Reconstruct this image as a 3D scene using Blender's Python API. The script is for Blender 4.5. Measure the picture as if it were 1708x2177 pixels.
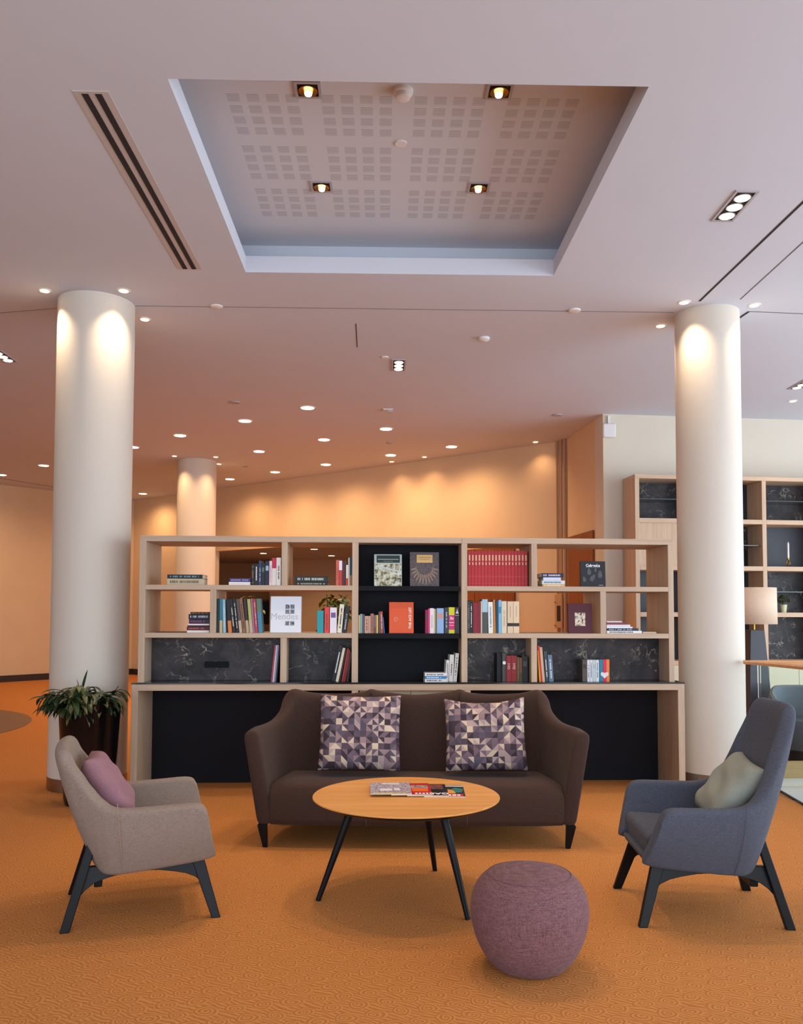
import bpy, bmesh, math, random
from mathutils import Vector, Matrix, Euler
PI = math.pi
R = math.radians
C = bpy.context.scene.collection
for o in list(bpy.data.objects): bpy.data.objects.remove(o)
sc = bpy.context.scene

# ------------------------------------------------------------------ camera
F, CX, PY, CH = 1800.0, 854.0, 1219.0, 1.40       # focal length in px, principal point, eye height
YAW, PITCH, ROLL = R(1.24), R(2.7), 0.003
fw = Vector((math.sin(YAW)*math.cos(PITCH), math.cos(YAW)*math.cos(PITCH), math.sin(PITCH)))
rt0 = Vector((math.cos(YAW), -math.sin(YAW), 0)); up0 = rt0.cross(fw)
rt = rt0*math.cos(ROLL) + up0*math.sin(ROLL); up = rt.cross(fw)
cam = bpy.data.cameras.new('camera'); co = bpy.data.objects.new('camera', cam); C.objects.link(co)
co.matrix_world = Matrix(((rt.x, up.x, -fw.x, 0), (rt.y, up.y, -fw.y, 0), (rt.z, up.z, -fw.z, CH), (0, 0, 0, 1)))
cam.sensor_fit = 'VERTICAL'; cam.sensor_height = 36; cam.lens = F/2177*36
cam.shift_y = (PY-1088.5)/2177; cam.clip_start = .05; cam.clip_end = 100
sc.camera = co
CO = Vector((0, 0, CH))
def ray(px, py): return fw*F + rt*(px-CX) + up*(PY-py)
def G(px, py, z):
    r = ray(px, py); return CO + r*((z-CH)/r.z)
def V(px, py, y):
    r = ray(px, py); return CO + r*(y/r.y)

# ------------------------------------------------------------------ light
sc.view_settings.view_transform = 'Standard'; sc.view_settings.look = 'None'
sc.view_settings.exposure = 0.0; sc.view_settings.gamma = 1
w = bpy.data.worlds.new('daylight'); sc.world = w; w.use_nodes = True
bg = w.node_tree.nodes['Background']; bg.inputs[0].default_value = (.78, .88, 1, 1); bg.inputs[1].default_value = 2.2
def area(name, loc, rot, sx, sy, e, col):
    l = bpy.data.lights.new(name, 'AREA'); l.shape = 'RECTANGLE'; l.size = sx; l.size_y = sy; l.energy = e; l.color = col
    o = bpy.data.objects.new(name, l); C.objects.link(o); o.location = loc; o.rotation_euler = rot; return o
area('daylight_behind', (1.0, -3.6, 1.6), (R(106), 0, 0), 9, 3.0, 240, (.76, .89, 1))       # window wall behind the camera
area('daylight_right', (8.8, 4.0, 1.6), (R(104), 0, R(90)), 10, 3.0, 470, (.76, .89, 1))    # window wall on the right
WARM = (1, .62, .33)
def spot(name, loc, e, ang=120, blend=.8, col=WARM, rot=(0, 0, 0), r=.05):
    l = bpy.data.lights.new(name, 'SPOT'); l.energy = e; l.spot_size = R(ang); l.spot_blend = blend; l.color = col; l.shadow_soft_size = r
    o = bpy.data.objects.new(name, l); C.objects.link(o); o.location = loc; o.rotation_euler = rot; return o

# ------------------------------------------------------------------ materials
def lin(c):
    return tuple(((x/255)/12.92 if x/255 <= .04045 else ((x/255+.055)/1.055)**2.4) for x in c) + (1,)
class NT:
    def __init__(s, m): s.t = m.node_tree; s.n = s.t.nodes; s.l = s.t.links
    def add(s, typ, **kw):
        n = s.n.new(typ)
        for k, v in kw.items(): setattr(n, k, v)
        return n
    def link(s, a, b): s.l.new(a, b)
    def math(s, op, a, b=None, c=None):
        n = s.add('ShaderNodeMath', operation=op)
        for i, x in enumerate((a, b, c)):
            if x is None: continue
            if isinstance(x, (int, float)): n.inputs[i].default_value = x
            else: s.link(x, n.inputs[i])
        return n.outputs[0]
    def mix(s, f, a, b):
        n = s.add('ShaderNodeMix', data_type='RGBA')
        for i, x in ((0, f), (6, a), (7, b)):
            if isinstance(x, (int, float, tuple)): n.inputs[i].default_value = x
            else: s.link(x, n.inputs[i])
        return n.outputs[2]
    def coord(s, scale=(1, 1, 1), rot=(0, 0, 0), kind='Object'):
        t = s.add('ShaderNodeTexCoord'); m = s.add('ShaderNodeMapping')
        m.inputs['Scale'].default_value = scale; m.inputs['Rotation'].default_value = rot
        s.link(t.outputs[kind], m.inputs[0]); return m.outputs[0]
    def noise(s, vec, scale, detail=3, rough=.5):
        n = s.add('ShaderNodeTexNoise'); s.link(vec, n.inputs['Vector'])
        n.inputs['Scale'].default_value = scale; n.inputs['Detail'].default_value = detail; n.inputs['Roughness'].default_value = rough
        return n.outputs['Fac']
    def ramp(s, f, stops, interp='LINEAR'):
        r = s.add('ShaderNodeValToRGB'); r.color_ramp.interpolation = interp
        e = r.color_ramp.elements
        e[0].position, e[0].color = stops[0]; e[1].position, e[1].color = stops[-1]
        for p, c in stops[1:-1]:
            k = e.new(p); k.color = c
        s.link(f, r.inputs[0]); return r.outputs[0]
    def bump(s, h, strength, dist=.01):
        b = s.add('ShaderNodeBump'); b.inputs['Strength'].default_value = strength; b.inputs['Distance'].default_value = dist
        s.link(h, b.inputs['Height']); s.link(b.outputs[0], s.n['Principled BSDF'].inputs['Normal'])
    def col(s, c): s.link(c, s.n['Principled BSDF'].inputs['Base Color'])
_mc = {}
def mat(name, c, rough=.6, metal=0, spec=.5, coat=0):
    if name in _mc: return _mc[name]
    m = bpy.data.materials.new(name); m.use_nodes = True; p = m.node_tree.nodes['Principled BSDF']
    p.inputs['Base Color'].default_value = lin(c); p.inputs['Roughness'].default_value = rough
    p.inputs['Metallic'].default_value = metal; p.inputs['Specular IOR Level'].default_value = spec
    p.inputs['Coat Weight'].default_value = coat
    _mc[name] = m; return m
def cm(c, rough=.45): return mat('paint_%d_%d_%d_%d' % (*c, int(rough*100)), c, rough, spec=.3)
def emis(name, c, s):
    m = mat(name, c, .5); p = m.node_tree.nodes['Principled BSDF']
    p.inputs['Emission Color'].default_value = lin(c); p.inputs['Emission Strength'].default_value = s; return m
def plaster(name, c, amt=.05, rough=.85):
    m = mat(name, c, rough, spec=.2); t = NT(m); v = t.coord()
    n = t.noise(v, 2.2, 5); d = tuple(x*(1-amt) for x in c)
    t.col(t.mix(n, lin(c), lin(d))); t.bump(t.noise(v, 90, 2), .04, .002); return m
def fabric(name, c1, c2, scale=1, bump=.35, rough=.9):
    m = mat(name, c1, rough, spec=.15); t = NT(m)
    a = t.noise(t.coord((60*scale, 60*scale, 700*scale)), 1, 3, .6)
    b = t.noise(t.coord((700*scale, 700*scale, 60*scale)), 1, 3, .6)
    cc = t.noise(t.coord(), 420*scale, 2, .6)
    s = t.math('ADD', t.math('MULTIPLY', t.math('ADD', a, b), .35), t.math('MULTIPLY', cc, .3))
    t.col(t.ramp(s, [(.38, lin(c2)), (.62, lin(c1))])); t.bump(s, bump, .003)
    p = m.node_tree.nodes['Principled BSDF']; p.inputs['Sheen Weight'].default_value = .05; p.inputs['Sheen Roughness'].default_value = .5
    return m
def wood(name, c1, c2, axis='x', rough=.5, grain=1.0):
    m = mat(name, c1, rough, spec=.3); t = NT(m)
    sc_ = {'x': (1.2, 22, 22), 'z': (22, 22, 1.2), 'y': (22, 1.2, 22)}[axis]
    sf = {'x': (4, 260, 260), 'z': (260, 260, 4), 'y': (260, 4, 260)}[axis]
    a = t.noise(t.coord(sc_), grain, 4, .6); b = t.noise(t.coord(sf), 1, 2, .5)
    s = t.math('ADD', t.math('MULTIPLY', a, .65), t.math('MULTIPLY', b, .35))
    t.col(t.ramp(s, [(.3, lin(c2)), (.65, lin(c1))])); t.bump(b, .08, .002); return m
def marble(name, base, cloud, vein):
    m = mat(name, base, .42, spec=.22); t = NT(m); v = t.coord()
    n1 = t.noise(v, 4.5, 8, .7); cl = t.ramp(n1, [(.40, lin(base)), (.70, lin(cloud))])
    def veins(scale, dist, w_, seed):
        mp = t.add('ShaderNodeMapping'); t.link(v, mp.inputs[0]); mp.inputs['Location'].default_value = (seed, seed*.7, seed*1.3)
        wv = t.add('ShaderNodeTexNoise'); t.link(mp.outputs[0], wv.inputs['Vector']); wv.inputs['Scale'].default_value = scale; wv.inputs['Detail'].default_value = 6; wv.inputs['Distortion'].default_value = dist
        d = t.math('ABSOLUTE', t.math('SUBTRACT', wv.outputs['Fac'], .5)); a = t.ramp(d, [(0, (1, 1, 1, 1)), (w_, (0, 0, 0, 1))])
        k = t.ramp(t.noise(mp.outputs[0], 5.5, 3), [(.50, (0, 0, 0, 1)), (.64, (1, 1, 1, 1))]); return t.math('MULTIPLY', a, k)
    c1 = t.mix(t.math('MULTIPLY', veins(9, .8, .022, 3), .8), cl, lin(vein)); c2 = t.mix(t.math('MULTIPLY', veins(5, 1.2, .012, 9), .55), c1, lin(tuple(int(x*.8) for x in vein)))
    t.col(c2); return m

M = {}
M['ceil'] = plaster('ceiling_paint', (205, 208, 219), .02)
M['wall'] = plaster('wall_paint_cream', (220, 193, 158), .05)
M['wall_pale'] = plaster('wall_paint_pale', (214, 204, 188), .04)
M['column'] = plaster('column_plaster', (208, 199, 187), .02, .6)
M['steel'] = mat('brushed_steel', (150, 140, 135), .32, 1)
M['dark'] = mat('dark_groove', (38, 32, 32), .9)
M['base'] = mat('baseboard_brown', (48, 30, 24), .6)
M['oak_h'] = wood('limed_oak_horizontal', (196, 172, 148), (172, 148, 126), 'x')
M['oak_v'] = wood('limed_oak_vertical', (196, 172, 148), (168, 144, 122), 'z')
M['oak2_h'] = wood('pale_oak_horizontal', (206, 178, 150), (184, 156, 130), 'x')
M['oak2_v'] = wood('pale_oak_vertical', (206, 178, 150), (180, 152, 126), 'z')
M['table'] = wood('oak_veneer_table', (222, 160, 88), (196, 132, 66), 'x', .42, .8)
M['door'] = wood('reddish_wood_door', (140, 80, 36), (112, 60, 26), 'z', .5)
M['black'] = mat('black_laminate', (30, 30, 34), .85, spec=.1)
M['blackwood'] = mat('black_stained_wood', (12, 13, 16), .4, spec=.18)
M['marble'] = marble('dark_marble', (32, 29, 31), (74, 66, 66), (178, 164, 148))
M['stone'] = mat('polished_dark_stone', (40, 34, 32), .12, spec=.6)
M['sofa'] = fabric('brown_wool', (76, 55, 47), (50, 36, 31))
M['chairL'] = fabric('taupe_wool', (150, 133, 120), (112, 96, 86))
M['chairR'] = fabric('slate_wool', (90, 94, 106), (58, 61, 71))
M['pouf'] = fabric('mauve_wool', (136, 98, 100), (86, 56, 60), .45, .5)
M['mauve'] = fabric('mauve_velvet', (150, 110, 117), (128, 90, 98), 1, .1)
M['sage'] = fabric('sage_velvet', (150, 152, 142), (128, 132, 122), 1, .1)
M['paper'] = mat('book_paper', (225, 214, 192), .9)
M['glossblack'] = mat('glossy_black_glaze', (12, 9, 11), .07, spec=.32)
M['white'] = mat('white_plastic', (225, 222, 222), .5)
M['grey'] = mat('grey_metal_trim', (172, 166, 172), .6, 0)
M['brass'] = mat('brass_reflector', (150, 120, 50), .25, 1)
M['lamp'] = emis('lamp_glow', (255, 236, 205), 9)
M['lampw'] = emis('lamp_glow_warm', (255, 214, 160), 7)
M['tile'] = mat('white_floor_tile', (215, 215, 212), .3)
g = mat('clear_glass', (244, 252, 250), .0); g.node_tree.nodes['Principled BSDF'].inputs['Transmission Weight'].default_value = 1; g.node_tree.nodes['Principled BSDF'].inputs['IOR'].default_value = 1.1
M['glass'] = g
def leafmat(name, a, b):
    m = mat(name, a, .4); t = NT(m); t.col(t.mix(t.noise(t.coord(), 22, 3), lin(a), lin(b))); return m
M['leaf'] = leafmat('leaf_green', (52, 74, 34), (24, 40, 20))
M['leaf2'] = leafmat('leaf_bright', (110, 124, 34), (58, 76, 20))
# shade: light fabric, lit by its own bulb
M['shade'] = fabric('linen_shade', (226, 200, 178), (206, 178, 154), .6, .1)
pb = M['shade'].node_tree.nodes['Principled BSDF']; pb.inputs['Subsurface Weight'].default_value = 0
# carpet with spiral relief
def carpet():
    m = mat('orange_carpet', (190, 122, 66), .95, spec=.1); t = NT(m)
    sp = t.add('ShaderNodeSeparateXYZ'); t.link(t.coord((1, 1, 1), (0, 0, R(-14))), sp.inputs[0])
    wob = t.add('ShaderNodeTexCoord'); nz = t.noise(wob.outputs['Object'], 9, 2); nz2 = t.noise(t.coord((1, 1, 1), (0, 0, 1.0)), 10, 2)
    x0 = t.math('ADD', t.math('MULTIPLY', sp.outputs[0], 1/.098), t.math('MULTIPLY', nz, .55))
    y0 = t.math('ADD', t.math('MULTIPLY', sp.outputs[1], 1/.086), t.math('MULTIPLY', nz2, .55))
    row = t.math('FLOOR', y0); x1 = t.math('ADD', x0, t.math('FRACT', t.math('MULTIPLY', row, .3819)))
    fx = t.math('SUBTRACT', t.math('FRACT', x1), .5); fy = t.math('SUBTRACT', t.math('FRACT', y0), .5)
    r = t.math('SQRT', t.math('ADD', t.math('MULTIPLY', fx, fx), t.math('MULTIPLY', fy, fy)))
    th = t.math('ARCTAN2', fy, fx)
    spi = t.math('SINE', t.math('ADD', t.math('MULTIPLY', r, 2*PI*6.2), th))
    dia = t.math('SINE', t.math('MULTIPLY', t.math('ADD', t.math('MULTIPLY', x0, .8), t.math('MULTIPLY', y0, .75)), 2*PI*4.6))
    inside = t.math('LESS_THAN', r, .43)
    pat = t.math('ADD', t.math('MULTIPLY', spi, inside), t.math('MULTIPLY', dia, t.math('SUBTRACT', 1, inside)))
    fine = t.noise(wob.outputs['Object'], 330, 2, .7)
    big = t.noise(wob.outputs['Object'], 1.1, 3)
    h = t.math('ADD', t.math('MULTIPLY', pat, .35), fine)
    f = t.math('ADD', t.math('MULTIPLY', pat, .13), t.math('MULTIPLY', fine, .9))
    c = t.ramp(f, [(.20, lin((148, 87, 38))), (.70, lin((216, 147, 84)))])
    t.col(t.mix(t.math('MULTIPLY', big, .22), c, lin((178, 116, 66)))); t.bump(h, .4, .002); return m
M['carpet'] = carpet()
# triangle mosaic cushion fabric, in the plane of the cushion
def mosaic(name, seed, N=20):
    m = mat(name, (130, 110, 115), .85, spec=.15); t = NT(m)
    sp = t.add('ShaderNodeSeparateXYZ'); t.link(t.coord((N*1.0, N, N), (0, 0, 0), 'Object'), sp.inputs[0])
    u = t.math('MULTIPLY', t.math('ADD', sp.outputs[0], t.math('MULTIPLY', sp.outputs[2], .0)), 1.3); v = t.math('MULTIPLY', sp.outputs[2], 1.3)
    fu = t.math('FLOOR', u); fv = t.math('FLOOR', v); ru = t.math('FRACT', u); rv = t.math('FRACT', v)
    def wn(a, b, c):
        cb = t.add('ShaderNodeCombineXYZ')
        for i, x in enumerate((a, b, c)):
            if isinstance(x, (int, float)): cb.inputs[i].default_value = x
            else: t.link(x, cb.inputs[i])
        n = t.add('ShaderNodeTexWhiteNoise', noise_dimensions='3D'); t.link(cb.outputs[0], n.inputs[0]); return n.outputs['Value']
    par = t.math('ABSOLUTE', t.math('MODULO', t.math('ADD', fu, fv), 2))
    flip = t.math('LESS_THAN', t.math('ABSOLUTE', t.math('SUBTRACT', par, t.math('GREATER_THAN', wn(fu, fv, 3.3+seed), .82))), .5)
    ru2 = t.math('ADD', t.math('MULTIPLY', ru, flip), t.math('MULTIPLY', t.math('SUBTRACT', 1, ru), t.math('SUBTRACT', 1, flip)))
    side = t.math('GREATER_THAN', ru2, rv)
    # neighbouring triangles often share a colour so that squares and diamonds form
    k = wn(fu, fv, t.math('ADD', side, seed+.5))
    cs = [(0, (62, 50, 58)), (.16, (84, 70, 80)), (.32, (110, 92, 102)), (.48, (88, 80, 92)), (.60, (142, 120, 122)), (.76, (172, 150, 146)), (.90, (196, 176, 154))]
    t.col(t.ramp(k, [(p, lin(c)) for p, c in cs], 'CONSTANT'))
    t.bump(t.noise(t.coord(), 300, 2), .15, .002); return m
# perforated acoustic ceiling: slot pads 4 x 4 in blocks
def acoustic():
    m = mat('perforated_ceiling_panel', (206, 208, 216), .85, spec=.2); t = NT(m)
    sp = t.add('ShaderNodeSeparateXYZ'); t.link(t.coord(), sp.inputs[0])
    def cells(s, o, n):
        a = t.math('SUBTRACT', s, o)
        g_ = t.math('MULTIPLY', t.math('FRACT', t.math('MULTIPLY', a, 1/.5250)), .5250)
        inblock = t.math('LESS_THAN', g_, .109*3+.071)
        c = t.math('MULTIPLY', t.math('FRACT', t.math('MULTIPLY', g_, 1/.109)), .109)
        lim = t.math('LESS_THAN', c, .071)
        rng = t.math('MULTIPLY', t.math('GREATER_THAN', a, -.004), t.math('LESS_THAN', a, .5250*n))
        return t.math('MULTIPLY', t.math('MULTIPLY', inblock, lim), rng), c
    mx, cx = cells(sp.outputs[0], -.884, 4); my, cy = cells(sp.outputs[1], 4.058, 4)
    slot = t.math('LESS_THAN', t.math('FRACT', t.math('MULTIPLY', cy, 1/.0135)), .42)
    f = t.math('MULTIPLY', t.math('MULTIPLY', mx, my), slot)
    t.col(t.mix(t.math('MULTIPLY', f, .5), lin((206, 208, 216)), lin((84, 82, 86)))); return m
M['acoustic'] = acoustic()

# ------------------------------------------------------------------ mesh helpers
class MB:
    def __init__(s): s.v = []; s.f = []
    def add(s, vs, fs):
        b = len(s.v); s.v += [tuple(p) for p in vs]; s.f += [tuple(b+i for i in f) for f in fs]; return s
    def box(s, x0, x1, y0, y1, z0, z1):
        return s.hexa([(x0, y0, z0), (x1, y0, z0), (x1, y1, z0), (x0, y1, z0), (x0, y0, z1), (x1, y0, z1), (x1, y1, z1), (x0, y1, z1)])
    def hexa(s, p):
        return s.add(p, [(0, 3, 2, 1), (4, 5, 6, 7), (0, 1, 5, 4), (1, 2, 6, 5), (2, 3, 7, 6), (3, 0, 4, 7)])
    def prism(s, poly, z0, z1):
        n = len(poly)
        return s.add([(x, y, z0) for x, y in poly]+[(x, y, z1) for x, y in poly],
                     [tuple(range(n-1, -1, -1)), tuple(range(n, 2*n))]+[(i, (i+1) % n, n+(i+1) % n, n+i) for i in range(n)])
    def prism_y(s, poly, y0, y1):          # poly in x,z
        n = len(poly)
        return s.add([(x, y0, z) for x, z in poly]+[(x, y1, z) for x, z in poly],
                     [tuple(range(n)), tuple(range(2*n-1, n-1, -1))]+[(i, n+i, n+(i+1) % n, (i+1) % n) for i in range(n)])
    def lathe(s, prof, n=32, cx=0, cy=0):
        m = len(prof); vs = []; fs = []
        for r, z in prof:
            for i in range(n):
                a = 2*PI*i/n; vs.append((cx+r*math.cos(a), cy+r*math.sin(a), z))
        for j in range(m-1):
            for i in range(n):
                k = (i+1) % n; fs.append((j*n+i, j*n+k, (j+1)*n+k, (j+1)*n+i))
        fs.append(tuple(range(n-1, -1, -1))); fs.append(tuple((m-1)*n+i for i in range(n)))
        return s.add(vs, fs)
    def cyl(s, cx, cy, r, z0, z1, n=24): return s.lathe([(r, z0), (r, z1)], n, cx, cy)
    def bar(s, a, b, ra, rb, n=12):
        a = Vector(a); b = Vector(b); d = (b-a).normalized()
        u = d.orthogonal().normalized(); w_ = d.cross(u)
        vs = [a+(u*math.cos(2*PI*i/n)+w_*math.sin(2*PI*i/n))*ra for i in range(n)]+[b+(u*math.cos(2*PI*i/n)+w_*math.sin(2*PI*i/n))*rb for i in range(n)]
        return s.add(vs, [tuple(range(n-1, -1, -1)), tuple(range(n, 2*n))]+[(i, (i+1) % n, n+(i+1) % n, n+i) for i in range(n)])
    def tube(s, pts, r, n=8):
        pts = [Vector(p) for p in pts]; vs = []; m = len(pts); u = None
        for i, p in enumerate(pts):
            d = (pts[min(i+1, m-1)]-pts[max(i-1, 0)]).normalized()
            u = d.orthogonal().normalized() if u is None else (u-d*u.dot(d)).normalized()
            w_ = d.cross(u); rr = r[i] if isinstance(r, (list, tuple)) else r
            vs += [p+(u*math.cos(2*PI*k/n)+w_*math.sin(2*PI*k/n))*rr for k in range(n)]
        fs = [(i*n+k, i*n+(k+1) % n, (i+1)*n+(k+1) % n, (i+1)*n+k) for i in range(m-1) for k in range(n)]
        fs += [tuple(range(n-1, -1, -1)), tuple((m-1)*n+k for k in range(n))]
        return s.add(vs, fs)
    def build(s, name, m, parent=None, bevel=0, seg=2, smooth=False, sub=0, solid=0, off=0, loc=None, rot=None):
        me = bpy.data.meshes.new(name); me.from_pydata(s.v, [], s.f); me.update()
        bm = bmesh.new(); bm.from_mesh(me); bmesh.ops.recalc_face_normals(bm, faces=bm.faces); bm.to_mesh(me); bm.free()
        me.materials.append(m)
        o = bpy.data.objects.new(name, me); C.objects.link(o)
        if parent: o.parent = parent
        if loc: o.location = loc
        if rot: o.rotation_euler = rot
        if solid:
            k = o.modifiers.new('solid', 'SOLIDIFY'); k.thickness = solid; k.offset = off
        if bevel:
            k = o.modifiers.new('bevel', 'BEVEL'); k.width = bevel; k.segments = seg; k.limit_method = 'ANGLE'; k.angle_limit = R(40)
        if sub:
            k = o.modifiers.new('sub', 'SUBSURF'); k.levels = k.render_levels = sub
        if smooth or sub:
            for p in me.polygons: p.use_smooth = True
            if not sub and smooth != 'all':
                try: me.set_sharp_from_angle(angle=R(40))
                except Exception: pass
        return o
def tag(o, label, cat, group=None, kind=None):
    if label: o['label'] = label
    if cat: o['category'] = cat
    if group: o['group'] = group
    if kind: o['kind'] = kind
    return o
def thing(name, label, cat, loc=(0, 0, 0), rot=(0, 0, 0), group=None):
    o = bpy.data.objects.new(name, None); C.objects.link(o); o.location = loc; o.rotation_euler = rot; o.empty_display_size = .1
    return tag(o, label, cat, group)
def struct(o, label=None):
    o['kind'] = 'structure'
    if label: o['label'] = label
    return o
def copy_tree(o, parent=None):
    c = o.copy(); C.objects.link(c)
    if parent: c.parent = parent
    for ch in list(o.children): copy_tree(ch, c)
    return c
_txt = {}
def text(s_, size, m, parent, loc, rot=(PI/2, 0, 0), name='lettering', bold=0, align='CENTER', depth=.0008):
    cu = bpy.data.curves.new('t', 'FONT'); cu.body = s_; cu.size = size; cu.align_x = align; cu.align_y = 'CENTER'; cu.extrude = depth; cu.offset = bold
    o = bpy.data.objects.new('t', cu); C.objects.link(o)
    bpy.context.view_layer.update()
    me = bpy.data.meshes.new_from_object(o.evaluated_get(bpy.context.evaluated_depsgraph_get()))
    bpy.data.objects.remove(o); me.materials.clear(); me.materials.append(m)
    o = bpy.data.objects.new(name, me); C.objects.link(o); o.parent = parent; o.location = loc; o.rotation_euler = rot
    return o
def cr(pts, n):
    """Catmull-Rom through pts, n samples per span"""
    P = [Vector(p) for p in pts]; P = [P[0]*2-P[1]]+P+[P[-1]*2-P[-2]]; out = []
    for i in range(1, len(P)-2):
        for k in range(n):
            t = k/n; a, b, c, d = P[i-1:i+3]
            out.append(.5*((2*b)+(c-a)*t+(2*a-5*b+4*c-d)*t*t+(3*b-a-3*c+d)*t**3))
    out.append(P[-2]); return out
def loft(curves):
    mb = MB(); n = len(curves[0])
    for c in curves: mb.v += [tuple(p) for p in c]
    for j in range(len(curves)-1):
        for i in range(n-1):
            mb.f.append((j*n+i, j*n+i+1, (j+1)*n+i+1, (j+1)*n+i))
    return mb
def pillow(w_, h_, d_, seed=0, n=18, ear=.12, sag=0.0, m=None, name='cushion'):
    """cushion in the x-z plane, centred, thickness along y"""
    rnd = random.Random(seed); mb = MB(); idx = {}
    ph = [rnd.uniform(0, 6) for _ in range(6)]
    for s in (-1, 1):
        for i in range(n+1):
            for j in range(n+1):
                u = 2*i/n-1; v = 2*j/n-1
                edge = (i in (0, n)) or (j in (0, n))
                if edge and s == 1: idx[(1, i, j)] = idx[(-1, i, j)]; continue
                pin = 1-ear*(1-abs(v)**2)*abs(u)**3*.5; pin2 = 1-ear*(1-abs(u)**2)*abs(v)**3*.5
                x = u*w_/2*pin; z = v*h_/2*pin2
                if v > 0: z -= sag*h_*(1-u*u)*v
                b = max(0, (1-u**4)*(1-v**4))**.5
                wr = 1+.06*math.sin(5*u+ph[0]+3*v)+.05*math.sin(7*v+ph[1]-2*u)+.04*math.sin(11*u*v+ph[2])
                y = s*d_/2*b*wr
                if not edge: y += .004*math.sin(9*v+4*u+ph[3])
                idx[(s, i, j)] = len(mb.v); mb.v.append((x, y, z))
        for i in range(n):
            for j in range(n):
                mb.f.append((idx[(s, i, j)], idx[(s, i+1, j)], idx[(s, i+1, j+1)], idx[(s, i, j+1)]))
    return mb

# ------------------------------------------------------------------ room shell
ZC = 3.96
HX0, HX1, HY0, HY1 = -1.044, 1.282, 3.972, 6.28
b = MB()
X0, X1, Y0, Y1 = -16, 9, -4, 20.5
for (a, c, d, e) in ((X0, HX0, Y0, Y1), (HX1, X1, Y0, Y1), (HX0, HX1, Y0, HY0), (HX0, HX1, HY1, Y1)): b.box(a, c, d, e, ZC, ZC+.125)
struct(b.build('ceiling', M['ceil']), 'lilac-white plaster ceiling with square coffer opening')
b = MB(); ux0, ux1, uy0, uy1, uz = HX0-.25, HX1+.25, HY0-.25, HY1+.25, 4.275
for (a, c, d, e) in ((ux0-.05, ux0, uy0, uy1), (ux1, ux1+.05, uy0, uy1), (ux0-.05, ux1+.05, uy0-.05, uy0), (ux0-.05, ux1+.05, uy1, uy1+.05)): b.box(a, c, d, e, ZC+.125, uz+.05)
struct(b.build('trim_1', M['ceil']), 'side walls of the ceiling coffer')
b = MB().box(ux0, ux1, uy0, uy1, uz, uz+.05); struct(b.build('ceiling', M['acoustic']), 'perforated acoustic panel inside the ceiling coffer')
struct(MB().box(X0, X1, Y0, 28, -.05, 0).build('floor', M['carpet']), 'orange carpet with raised swirl pattern')
def gxy(px, py, z=ZC): p = G(px, py, z); return (p.x, p.y)
A0 = gxy(0, 1030); A1 = gxy(107, 1045); CB = (-5.70, 19.4)
CR1 = gxy(1180, 940); CR2 = gxy(1205, 933); CR3 = gxy(1282, 880); CR4 = gxy(1708, 893)
def wallseg(mb, a, b_, z0, z1, th=.12):
    a = Vector((a[0], a[1])); b_ = Vector((b_[0], b_[1])); d = (b_-a).normalized(); n = Vector((-d.y, d.x))*th     # thickness away from the room (left of a->b)
    mb.hexa([(a.x, a.y, z0), (b_.x, b_.y, z0), (b_.x+n.x, b_.y+n.y, z0), (a.x+n.x, a.y+n.y, z0), (a.x, a.y, z1), (b_.x, b_.y, z1), (b_.x+n.x, b_.y+n.y, z1), (a.x+n.x, a.y+n.y, z1)])
def lerp2(a, b_, t): return (a[0]+(b_[0]-a[0])*t, a[1]+(b_[1]-a[1])*t)
dA = ((CB[0]-A0[0]), (CB[1]-A0[1]))
AL = (A0[0]-dA[0]*2.6, A0[1]-dA[1]*2.6)
b = MB(); wallseg(b, AL, CB, 0, ZC); wallseg(b, (AL[0], -4), AL, 0, ZC); struct(b.build('wall_left', M['wall']), 'cream side wall far left')
b = MB(); wallseg(b, (AL[0]+.02, AL[1]), CB, 0, .13, -.02); struct(b.build('baseboard_left', M['base']), 'dark brown skirting along left wall')
# point on the back wall at image column px
def onwall(px, a=CB, c=CR1):
    r = ray(px, 1300); k = r.x/r.y
    t = (k*a[1]-a[0])/((c[0]-a[0])-k*(c[1]-a[1])); return lerp2(a, c, t)
OL, OR_ = onwall(455), onwall(757)
HZ = 2.67
b = MB(); wallseg(b, CB, OL, 0, ZC); wallseg(b, OL, OR_, HZ, ZC); wallseg(b, OR_, CR1, 0, ZC); wallseg(b, CR1, CR2, 0, ZC)
struct(b.build('wall_back', M['wall']), 'warm lit cream back wall rising diagonally')
b = MB(); wallseg(b, CB, OL, 0, .13, -.02); wallseg(b, OR_, CR1, 0, .13, -.02); struct(b.build('baseboard_back', M['base']), 'dark brown skirting along back wall')
b = MB(); wallseg(b, CR2, CR3, 0, ZC, .012); struct(b.build('wall_side', M['wall']), 'narrow shaded return wall beside the pipes')
dW = (Vector(CR4)-Vector(CR3)).normalized(); CR5 = (CR3[0]+dW.x*7.5, CR3[1]+dW.y*7.5)
b = MB(); wallseg(b, CR3, CR5, 0, ZC, .3); struct(b.build('wall_right', M['wall_pale']), 'pale wall behind the built-in shelving')
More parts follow.
